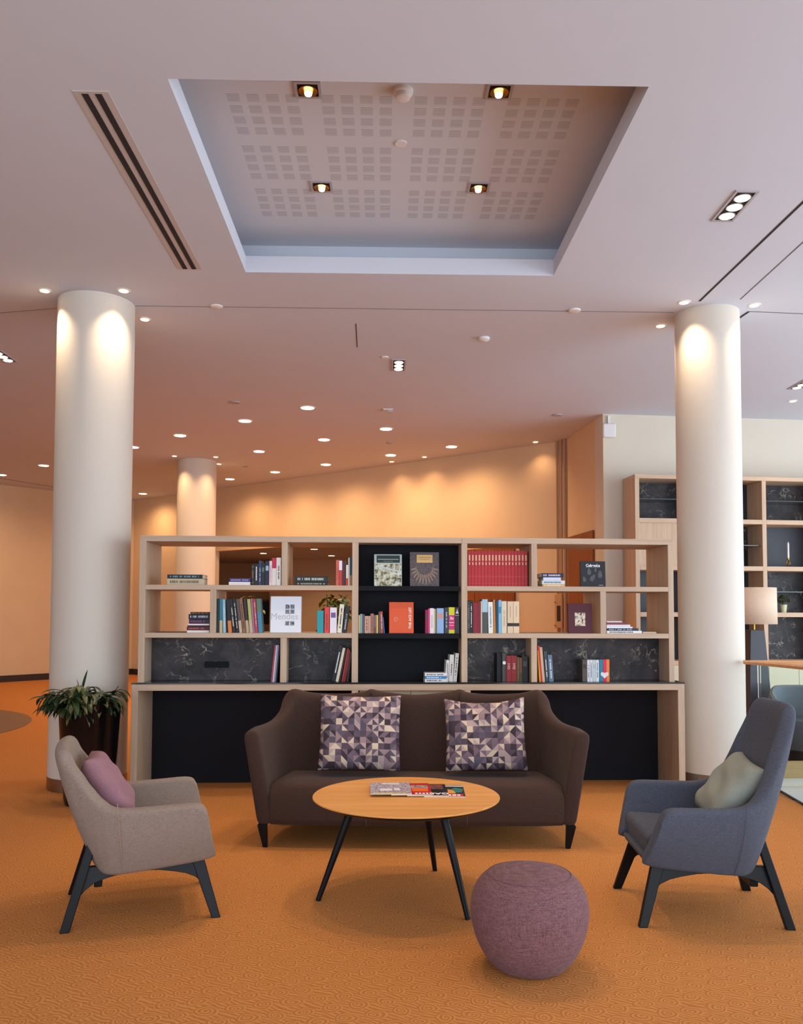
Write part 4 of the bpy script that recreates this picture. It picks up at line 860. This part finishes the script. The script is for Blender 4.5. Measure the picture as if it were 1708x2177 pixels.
for sx in (-1, 1):
    for yy in (.02, .60):
        x = .905; a_ = .027; z0, z1 = 0, .135
        MB().hexa([(sx*(x+.0)-.014, yy-.014, 0), (sx*x+.014, yy-.014, 0), (sx*x+.014, yy+.014, 0), (sx*x-.014, yy+.014, 0), (sx*(x+.02)-a_, yy-a_, z1), (sx*(x+.02)+a_, yy-a_, z1), (sx*(x+.02)+a_, yy+a_, z1), (sx*(x+.02)-a_, yy+a_, z1)]).build('leg', M['blackwood'], sofa, bevel=.003)
# patterned cushions
def sofa_cushion(pxc, y, w_, h_, rx, ry, rz, seed, lb, sag):
    q = V(pxc, 1500, y); z = .385+h_/2*math.cos(rx)+.01
    o = pillow(w_, h_, .15, seed, 20, .10, sag).build('cushion', mosaic('mosaic_fabric_%d' % seed, seed), None, sub=1, loc=(q.x, y, z), rot=(rx, ry, rz)); return tag(o, lb, 'cushion', 'triangle-pattern cushions on the sofa')
sofa_cushion(766, 5.47, .545, .505, R(-16), R(1.2), R(2), 1, 'square triangle-pattern cushion on the left half of the sofa', .01)
sofa_cushion(1032, 5.46, .54, .49, R(-17), R(-2), R(-6), 2, 'slightly slumped triangle-pattern cushion on the right half of the sofa', .06)

# ------------------------------------------------------------------ coffee table and magazines
TX, TY, TR, TZ = .119, 4.278, .466, .493
tb = thing('coffee_table', 'round oak coffee table on three black splayed legs', 'table', (TX, TY, 0))
MB().lathe([(TR-.004, TZ-.009), (TR, TZ-.006), (TR, TZ-.002), (TR-.002, TZ)], 96).build('tabletop', M['table'], tb, smooth=True)
MB().lathe([(.36, TZ-.034), (.42, TZ-.030), (TR-.008, TZ-.012), (TR-.006, TZ-.0092)], 96).build('underside_bevel', M['blackwood'], tb, smooth=True)
for gx, gy in ((-.321, 4.203), (.281, 4.662), (.4, 3.934)):
    d_ = Vector((gx-TX, gy-TY, 0)); u_ = d_.normalized(); d_ = u_*.437
    MB().bar((d_.x, d_.y, 0), (u_.x*.265, u_.y*.265, TZ-.03), .0125, .022, 20).build('leg', M['blackwood'], tb, smooth=True)
tb2 = MB()
for k in range(3): pass
mags = [(.176, .292, 'rightmost magazine of the fan on the coffee table, black cover with teal and orange', (26, 26, 30), 0), (.084, .24, 'magazine with black cover and white GALA title, second from right', (24, 24, 28), 1), (-.004, .19, 'magazine with red cover and small photo, second from left', (190, 40, 44), 2), (-.072, .135, 'leftmost magazine with grey-violet crowded cover on the coffee table', (110, 96, 110), 3)]
mg = [(.088, 'rightmost magazine of the fan, black with teal and orange cover', (26, 26, 30)), (.004, 'magazine with black cover and white title, second from right', (24, 24, 28)), (-.075, 'magazine with red cover and small photo, second from left', (190, 40, 44)), (-.178, 'leftmost magazine with grey-violet crowded cover on the coffee table', (110, 96, 110))]
for k, (x0, lb, c) in enumerate(mg):
    W_, L_ = .205, .275; z = TZ+.0005+k*.0042; rz = (R(-2.5), R(0), R(1.5), R(1))[k]
    t = thing('magazine', lb, 'magazine', (TX+x0, TY-.05, z), (R(0), 0, rz), 'magazines on the coffee table')
    MB().box(0, W_, 0, L_, 0, .0035).build('pages', M['paper'], t); MB().box(0, W_, 0, L_, .0035, .0040).build('cover', cm(c, .3) if k != 3 else noisemat('collage_cover', (92, 78, 96), (200, 192, 200), 55, (120, 100, 120)), t)
    Z_ = .0041
    if k == 0:
        MB().box(.02, W_-.01, 0, .055, Z_-.0002, Z_+.0003).build('title_band', cm((196, 36, 40), .3), t); text('RETRO', .04, cm((240, 236, 236)), t, (W_*.55, .028, Z_+.0004), (0, 0, 0), bold=.001, depth=.0002) if False else MB().box(.12, .135, .015, .045, Z_, Z_+.0006).box(.14, .16, .015, .045, Z_, Z_+.0006).box(.165, .18, .015, .045, Z_, Z_+.0006).build('title_letters', cm((240, 236, 236)), t)
        MB().prism([(.13, .09), (.19, .10), (.20, .17), (.16, .21), (.13, .16)], Z_-.0002, Z_+.0003).build('teal_shape', cm((30, 120, 110), .3), t); MB().prism([(.12, .07), (.16, .07), (.15, .14), (.12, .17)], Z_-.0002, Z_+.0004).build('orange_shape', cm((226, 150, 50), .3), t)
        MB().box(.1, W_, .235, .265, Z_-.0002, Z_+.0003).build('top_band', cm((190, 190, 190), .3), t)
    if k == 1:
        text('GALA', .052, cm((236, 236, 236)), t, (W_*.70, .042, Z_+.0002), (0, 0, PI), bold=.0012, depth=.0002); MB().box(.10, .19, .15, .26, Z_-.0002, Z_+.0003).build('cover_photo', noisemat('red_photo', (60, 50, 54), (150, 60, 60), 30), t)
    if k == 2:
        MB().box(.11, .19, .075, .15, Z_-.0002, Z_+.0003).build('orange_panel', cm((236, 110, 40), .3), t); MB().box(.105, .195, .15, .22, Z_-.0002, Z_+.0003).build('cover_photo', noisemat('group_photo', (40, 30, 40), (200, 180, 180), 50), t)
        MB().box(.02, W_, .0, .045, Z_-.0002, Z_+.0003).build('title_band', cm((176, 24, 40), .3), t); bb = MB(); [bb.box(.12+q*.018, .132+q*.018, .01, .035, Z_, Z_+.0006) for q in range(5)]; bb.build('title_letters', cm((236, 226, 226)), t)
    if k == 3:
        MB().box(.02, .19, .012, .030, Z_-.0002, Z_+.0003).build('yellow_lettering', cm((190, 176, 60), .3), t); MB().box(.05, .11, .07, .12, Z_-.0002, Z_+.0003).box(.12, .15, .08, .13, Z_-.0002, Z_+.0003).build('white_lettering', cm((220, 216, 220), .3), t)
        MB().box(.06, .15, .225, .262, Z_-.0002, Z_+.0003).build('title_band', cm((214, 206, 208), .3), t)

# ------------------------------------------------------------------ pouf
t = thing('pouf', 'round mauve fabric pouf in the foreground', 'pouf', (.588, 3.425, 0))
pp = [(.02, .0), (.125, .0), (.150, .012), (.188, .06), (.218, .12), (.234, .19), (.236, .24), (.228, .285), (.207, .33), (.178, .357), (.160, .368), (.120, .380), (.06, .388), (.001, .390)]
MB().lathe(pp, 64).build('cover', M['pouf'], t, sub=1)
MB().lathe([(.166, .3628), (.1678, .3645), (.166, .3662), (.1642, .3645), (.166, .3628)], 64).build('seam_piping', mat('pouf_seam', (112, 78, 82), .9), t, smooth='all')

# ------------------------------------------------------------------ armchairs
def armchair(name, label, cx, cy, rz, m, hi, seam):
    t = thing(name, label, 'armchair', (cx, cy, 0), (0, 0, rz))
    # half curves from the front tip of one arm to the middle of the back; x forward
    if hi:
        tp = [(.265, -.325, .500), (.225, -.330, .538), (.08, -.325, .540), (-.10, -.310, .545), (-.185, -.282, .60), (-.235, -.262, .69), (-.295, -.235, .83), (-.362, -.195, .975), (-.385, -.10, .988), (-.388, 0, .990)]
    else:
        tp = [(.285, -.325, .500), (.245, -.330, .538), (.08, -.325, .535), (-.10, -.315, .535), (-.17, -.295, .57), (-.225, -.275, .63), (-.275, -.262, .70), (-.340, -.235, .785), (-.358, -.12, .800), (-.360, 0, .803)]
    bt = [(.330, -.225, .285), (.27, -.230, .265), (.10, -.228, .245), (-.08, -.222, .228), (-.12, -.215, .226), (-.135, -.205, .226), (-.145, -.19, .226), (-.15, -.16, .226), (-.155, -.08, .226), (-.155, 0, .226)]
    T_ = cr(tp+mirrorY(tp)[1:], 4); B_ = cr(bt+mirrorY(bt)[1:], 4); rows = []
    for j in range(9):
        k = j/8; row = []
        for a_, b_ in zip(B_, T_):
            p_ = a_.lerp(b_, k); bl = math.sin(PI*k)*.022; o_ = Vector((min(0, p_.x)*1.2, p_.y, 0)); o_ = o_.normalized() if o_.length > 0 else o_
            row.append(p_+o_*bl)
        rows.append(row)
    loft(rows).build('shell', m, t, solid=.070, off=0, sub=2)
    # seat cushion and upholstered underside
    sec = [(.345, .0), ]
    MB().hexa([(-.12, -.195, .235), (.285, -.198, .265), (.285, .198, .265), (-.12, .195, .235), (-.19, -.25, .375), (.305, -.252, .402), (.305, .252, .402), (-.19, .25, .375)]).build('seat_cushion', m, t, bevel=.035, seg=5, smooth=True)
    MB().hexa([(-.14, -.19, .218), (.30, -.195, .255), (.30, .195, .255), (-.14, .19, .218), (-.15, -.21, .26), (.32, -.215, .30), (.32, .215, .30), (-.15, .21, .26)]).build('seat_base', m, t, bevel=.015, seg=3, smooth=True)
    # inner back pad
    zt = tp[-1][2]-.03
    def pad(z, off): return tp[-1][0]*((z-.25)/(tp[-1][2]-.25))**1.0*.62 + -.150*(1-(z-.25)/(tp[-1][2]-.25)) + off
    if seam:
        for s in (-1, 1): MB().tube([(-.075, s*.264, .235), (-.083, s*.306, .31), (-.092, s*.346, .42), (-.10, s*.357, .52), (-.105, s*.345, .56)], .0016, 6).build('seam', mat('chair_seam_%d' % seam[0], seam, .9), t)
    for s in (-1, 1):
        y0, y1 = s*.262, s*.262
        # front leg
        def lg(nm, p, q, w0, w1, th=.030):
            (xa, za), (xb, zb) = p, q; ya, yb = s*.268, s*.205
            V8 = [(xa-w0/2, ya-th/2, za), (xa+w0/2, ya-th/2, za), (xa+w0/2, ya+th/2, za), (xa-w0/2, ya+th/2, za), (xb-w1/2, yb-th/2, zb), (xb+w1/2, yb-th/2, zb), (xb+w1/2, yb+th/2, zb), (xb-w1/2, yb+th/2, zb)]
            MB().hexa(V8).build(nm, M['blackwood'], t, bevel=.004)
        lg('leg', (.335, 0), (.245, .285), .040, .060)
        # rear leg reaches up outside the back
        xa, xb = -.315, -.175; ya, yb = s*.268, s*.215; th = .030
        V8 = [(xa-.022, ya-th/2, 0), (xa+.020, ya-th/2, 0), (xa+.020, ya+th/2, 0), (xa-.022, ya+th/2, 0), (xb-.045, yb-th/2, .405), (xb-.005, yb-th/2, .405), (xb-.005, yb+th/2, .405), (xb-.045, yb+th/2, .405)]
        MB().hexa([(x, y*(1.0), z) for x, y, z in V8]).build('leg', M['blackwood'], t, bevel=.004)
        # arched side rail
        up_ = [(-.215+.42*i/12, .255+.0*i) for i in range(13)]; lo = [(-.262, .135), (-.235, .165), (-.20, .190), (-.15, .207), (-.08, .222), (0, .228), (.08, .224), (.15, .212), (.20, .200), (.245, .180), (.272, .155)]
        poly = lo+[(.250, .285), (.10, .268), (-.05, .262), (-.225, .262)]
        ym = s*.232
        o = MB().prism_y(poly, -.012, .012).build('side_rail', M['blackwood'], t, bevel=.003, loc=(0, s*.222, 0))
        for v_ in o.data.vertices: v_.co.y += s*(.2-v_.co.z)*.19
    MB().box(-.20, -.165, -.21, .21, .165, .205).build('cross_rail', M['blackwood'], t, bevel=.004)
    MB().box(.205, .24, -.20, .20, .215, .255).build('cross_rail', M['blackwood'], t, bevel=.004)
    return t
def mirrorY(pts): return [(x, -y, z) for x, y, z in pts][::-1]
aL = armchair('armchair', 'low-backed taupe armchair with mauve pillow at left', -1.162, 4.152, R(16.5), M['chairL'], False, (158, 122, 104))
aR = armchair('armchair', 'high-backed blue-grey armchair with sage pillow at right', 1.520, 4.086, R(176.5), M['chairR'], True, (70, 70, 84))
def chair_pillow(ch, w_, h_, d_, loc, rx, ryaw, roll, seed, m, lb):
    o = pillow(w_, h_, d_, seed, 18, .10, .02).build('cushion', m, None, sub=1)
    mw = Matrix.Translation(ch.location) @ Matrix.Rotation(ch.rotation_euler.z, 4, 'Z') @ Matrix.Translation(loc) @ Matrix.Rotation(R(90)+ryaw, 4, 'Z') @ Matrix.Rotation(rx, 4, 'X') @ Matrix.Rotation(roll, 4, 'Y')
    o.matrix_world = mw; return tag(o, lb, 'cushion')
chair_pillow(aL, .40, .36, .14, (-.150, .01, .575), R(-33), R(0), R(3), 4, M['mauve'], 'plump mauve pillow on the low taupe armchair')
chair_pillow(aR, .40, .37, .13, (-.150, .0, .565), R(-40), R(0), R(5), 6, M['sage'], 'sage green pillow leaning in the high-backed armchair')

# ------------------------------------------------------------------ built-in wall shelving at the right
def onwall2(px, off):
    a = Vector((CR3[0], CR3[1])); d = Vector((dW.x, dW.y)); n = Vector((d.y, -d.x)); a = a+n*off
    r = ray(px, 1200); k = r.x/r.y; t_ = (k*a.y-a.x)/(d.x-k*d.y); return t_
WO = Vector((CR3[0], CR3[1], 0))+Vector((dW.y, -dW.x, 0))*.42; WRZ = math.atan2(dW.y, dW.x)
ws = thing('wall_shelving', 'tall pale-oak wall shelving with marble-backed cells at right', 'shelving', WO, (0, 0, WRZ))
def T(px): return onwall2(px, .42)
def WZ(px, py):                          # height on the front plane
    r = ray(px, py); n = Vector((dW.y, -dW.x, 0)); k = (WO-CO).dot(n)/r.dot(n); return (CO+r*k).z
t0 = T(1352); v = [t0, T(1487), T(1623), T(1759), T(1895)]; th = .055; dp = .40
zt_ = WZ(1360, 1008)
rows = [zt_, WZ(1630, 1110), WZ(1630, 1209), WZ(1630, 1307), WZ(1630, 1409)]
print('wallshelf z', rows, v)
for i, x in enumerate(v): MB().box(x, x+th, 0, dp, .0, zt_-.05).build('upright', M['oak2_v'], ws, bevel=.002, seg=1)
MB().box(v[0], v[-1]+th, -.001, dp, zt_-.05, zt_).build('top_board', M['oak2_h'], ws, bevel=.002, seg=1)
pat = {(0, 0): 'g', (1, 0): 'b', (2, 0): 'g', (3, 0): 'b', (0, 1): 'd', (1, 1): 'g', (2, 1): 'b', (3, 1): 'g', (0, 2): 'b', (1, 2): 'b', (2, 2): 'g', (3, 2): 'b', (0, 3): 'b', (1, 3): 'b', (2, 3): 'm', (3, 3): 'm'}
for i in range(4):
    xa, xb = v[i]+th, v[i+1]
    for j in range(4):
        zb_ = rows[j+1]+.028; ztp = (rows[j]-.05) if j == 0 else rows[j]-.028
        MB().box(xa, xb, .0, dp, rows[j+1]-.028, rows[j+1]+.028).build('shelf', M['oak2_h'], ws, bevel=.002, seg=1)
        k = pat[(i, j)]
        if k in 'gm': MB().box(xa, xb, dp-.04, dp-.02, zb_, ztp).build('marble_panel', M['marble'], ws)
        elif k == 'b': MB().box(xa, xb, dp-.04, dp-.02, zb_, ztp).build('back_panel', mat('navy_black_panel', (34, 36, 46), .5), ws)
        else: MB().box(xa, xb, .02, .04, zb_, ztp).build('door_panel', M['oak2_v'], ws)
        if k == 'g': zg = (zb_+ztp)/2; MB().box(xa, xb, .05, dp-.04, zg-.005, zg+.005).build('glass_shelf', mat('smoked_glass', (60, 66, 70), .1), ws)
    MB().box(xa+.004, (xa+xb)/2-.002, .0, .02, .10, rows[4]-.03).build('cabinet_door', mat('cream_cabinet', (206, 196, 168), .5), ws, bevel=.002); MB().box((xa+xb)/2+.002, xb-.004, .0, .02, .10, rows[4]-.03).build('cabinet_door', mat('cream_cabinet', (206, 196, 168), .5), ws, bevel=.002)
    MB().box(xa+.004, xb-.004, -.006, .001, rows[4]*.52, rows[4]*.52+.012).build('door_gap', M['steel'], ws)
def WW(px, off, z): t_ = onwall2(px, .42-off); q = Vector((CR3[0], CR3[1], 0))+Vector((dW.x, dW.y, 0))*t_+Vector((dW.y, -dW.x, 0))*(.42-off); q.z = z; return q
# candle
q = WW(1677, .12, rows[2]+.028); t = thing('candlestick', 'small brass candlestick in the dark cell of the wall shelving', 'candlestick', q)
MB().tube([(-.022, 0, .003), (-.024, 0, .05), (-.012, 0, .085), (0, 0, .095), (.012, 0, .085), (.024, 0, .05), (.022, 0, .003)], .0035, 6).tube([(0, -.022, .003), (0, -.02, .06), (0, 0, .095), (0, .02, .06), (0, .022, .003)], .003, 6).build('wire_base', M['brass'], t, smooth='all')
MB().cyl(0, 0, .013, .095, .115, 16).build('cup', M['brass'], t)
tag(MB().lathe([(.012, .0), (.012, .185), (.004, .205), (.001, .212)], 16).build('candle', M['white'], None, smooth=True, loc=(q.x, q.y, q.z+.112)), 'white taper candle standing in the brass candlestick', 'candle')
q = WW(1665, .14, rows[3]+.028); t = thing('potted_plant', 'tiny topiary ball in a cream pot on the wall shelving', 'plant', q)
MB().lathe([(.03, 0), (.042, .10), (.038, .10)], 24).build('pot', mat('cream_pot', (206, 200, 160), .5), t, smooth=True); mb = MB(); rp = random.Random(2)
for k in range(420):
    a1, a2 = rp.uniform(0, 2*PI), rp.uniform(-.5, 1.5); d_ = Vector((math.cos(a1)*math.cos(a2), math.sin(a1)*math.cos(a2), math.sin(a2)*.8)); leaf(mb, Vector((0, 0, .155))+d_*.062, d_+Vector((rp.uniform(-.8, .8), rp.uniform(-.8, .8), rp.uniform(-.5, .8))), .022, .013, .3, n=3)
mb.build('foliage', leafmat('topiary', (84, 96, 52), (44, 56, 30)), t, smooth='all'); MB().cyl(0, 0, .012, .09, .16, 10).build('stem', M['leaf'], t)
# floor lamp
q = V(1603, 1300, 8.7); t = thing('floor_lamp', 'floor lamp with linen drum shade on a tall dark tapered base', 'lamp', (q.x, q.y, 0), (0, 0, R(4)))
zb_ = 1.24
MB().hexa([(-.15, -.15, 0), (.15, -.15, 0), (.15, .15, 0), (-.15, .15, 0), (-.075, -.075, zb_), (.075, -.075, zb_), (.075, .075, zb_), (-.075, .075, zb_)]).build('base', mat('dark_leather_base', (52, 52, 62), .5), t, bevel=.004)
MB().cyl(0, 0, .012, zb_, 1.50, 16).build('pole', M['brass'], t, smooth=True)
o = MB().lathe([(.225, 1.30), (.222, 1.675)], 64); o.f = o.f[:-2]; o.build('lamp_shade', M['shade'], t, smooth=True, solid=.003)
MB().lathe([(.02, 1.46), (.035, 1.50), (.02, 1.55)], 16).build('bulb', emis('bulb_glow', (255, 200, 140), 6), t, smooth=True)
# balustrade
g0 = Vector((2.985, 6.78, 0)); g1 = Vector((3.44, 4.0, 0)); g2 = Vector((6.2, 6.95, 0))
t = thing('glass_balustrade', 'clear glass balustrade with curved oak handrail at right edge', 'railing', g0)
def vert(a_, b_, z0, z1, th_): d_ = (b_-a_).normalized(); n_ = Vector((-d_.y, d_.x, 0))*th_/2; return MB().hexa([tuple(p_+Vector((0, 0, z0))) for p_ in (a_-n_, b_-n_, b_+n_, a_+n_)]+[tuple(p_+Vector((0, 0, z1))) for p_ in (a_-n_, b_-n_, b_+n_, a_+n_)])
e1 = (g1-g0); e2 = (g2-g0)
vert(e1.normalized()*.06, e1, .02, .995, .012).build('glass_panel', M['glass'], t); vert(e2.normalized()*.06, e2, .02, .995, .012).build('glass_panel', M['glass'], t)
rail = cr([tuple(e1+Vector((0, 0, 1.01))), tuple(e1*.5+Vector((0, 0, 1.01))), tuple(e1*.08+Vector((0, 0, 1.01))), (-.03, .03, 1.01), tuple(e2*.04+Vector((0, .03, 1.01))), tuple(e2*.5+Vector((0, 0, 1.01))), tuple(e2+Vector((0, 0, 1.01)))], 8)
rl = MB()
for i, p_ in enumerate(rail):
    d_ = (rail[min(i+1, len(rail)-1)]-rail[max(i-1, 0)]).normalized(); n_ = Vector((-d_.y, d_.x, 0)).normalized()
    for a_, z_ in ((-.03, -.012), (.03, -.012), (.035, .008), (.02, .018), (-.02, .018), (-.035, .008)): rl.v.append(tuple(p_+n_*a_+Vector((0, 0, z_))))
for i in range(len(rail)-1):
    for j in range(6): k = (j+1) % 6; rl.f.append((i*6+j, (i+1)*6+j, (i+1)*6+k, i*6+k))
rl.f.append(tuple(range(6))); rl.f.append(tuple((len(rail)-1)*6+j for j in range(5, -1, -1)))
rl.build('handrail', wood('handrail_oak', (214, 160, 110), (190, 134, 88), 'x', .35), t, smooth=True)
# landing floor beyond the balustrade
q0 = G(1652, 1678, 0); q1 = G(1712, 1713, 0)
dl_ = (q1-q0); P = [q0-dl_*.3, q0+dl_*6, Vector((8.8, q0.y-2.2, 0)), Vector((8.8, q0.y+.45, 0)), q0-dl_*.3+Vector((.0, .25, 0))]
struct(MB().prism([(p_.x, p_.y) for p_ in P][::-1], .001, .006).build('floor', M['tile']), 'white tiled landing floor beyond the glass')
struct(MB().hexa([tuple(p_) for p_ in (q0-dl_*.3+Vector((-.01, 0, 0)), q0+dl_*6+Vector((-.01, 0, 0)), q0+dl_*6+Vector((.01, 0, 0)), q0-dl_*.3+Vector((.01, 0, 0)), q0-dl_*.3+Vector((-.01, 0, .01)), q0+dl_*6+Vector((-.01, 0, .01)), q0+dl_*6+Vector((.01, 0, .01)), q0-dl_*.3+Vector((.01, 0, .01)))]).build('trim_9', M['dark']), 'dark metal edge between carpet and tiles')
struct(MB().box(q0.x-.1, 8.6, q0.y+.42, q0.y+.50, 0, .14).build('trim_10', wood('plinth_oak', (190, 150, 104), (166, 126, 84), 'x')), 'low oak plinth at the back of the landing')
# grey tub chair seen through the glass
q = V(1716, 1500, 8.1); t = thing('tub_chair', 'grey rounded tub chair seen through the glass at right edge', 'armchair', (q.x, q.y, 0))
pr = [(.30, .10), (.33, .3), (.34, .62), (.325, .69), (.30, .70), (.275, .68), (.27, .3), (.25, .12)]
mb = MB(); nn = 25
for i in range(nn):
    a_ = R(-20)+R(220)*i/(nn-1); drop = .22*max(0, abs(i/(nn-1)-.5)*2-.35)
    for r_, z_ in pr: mb.v.append((r_*math.cos(a_), -r_*math.sin(a_)*-1, z_-(drop if z_ > .5 else 0)))
n = len(pr)
for i in range(nn-1):
    for j in range(n): k = (j+1) % n; mb.f.append((i*n+j, (i+1)*n+j, (i+1)*n+k, i*n+k))
mb.f.append(tuple(range(n))); mb.f.append(tuple((nn-1)*n+j for j in range(n-1, -1, -1)))
mb.build('backrest', fabric('grey_tub_fabric', (120, 124, 132), (92, 96, 104)), t, smooth=True)
MB().lathe([(.24, .12), (.27, .2), (.275, .36), (.25, .40)], 32).build('seat', M['chairR'], t, smooth=True); MB().cyl(0, 0, .2, 0, .12, 24).build('base', M['blackwood'], t)
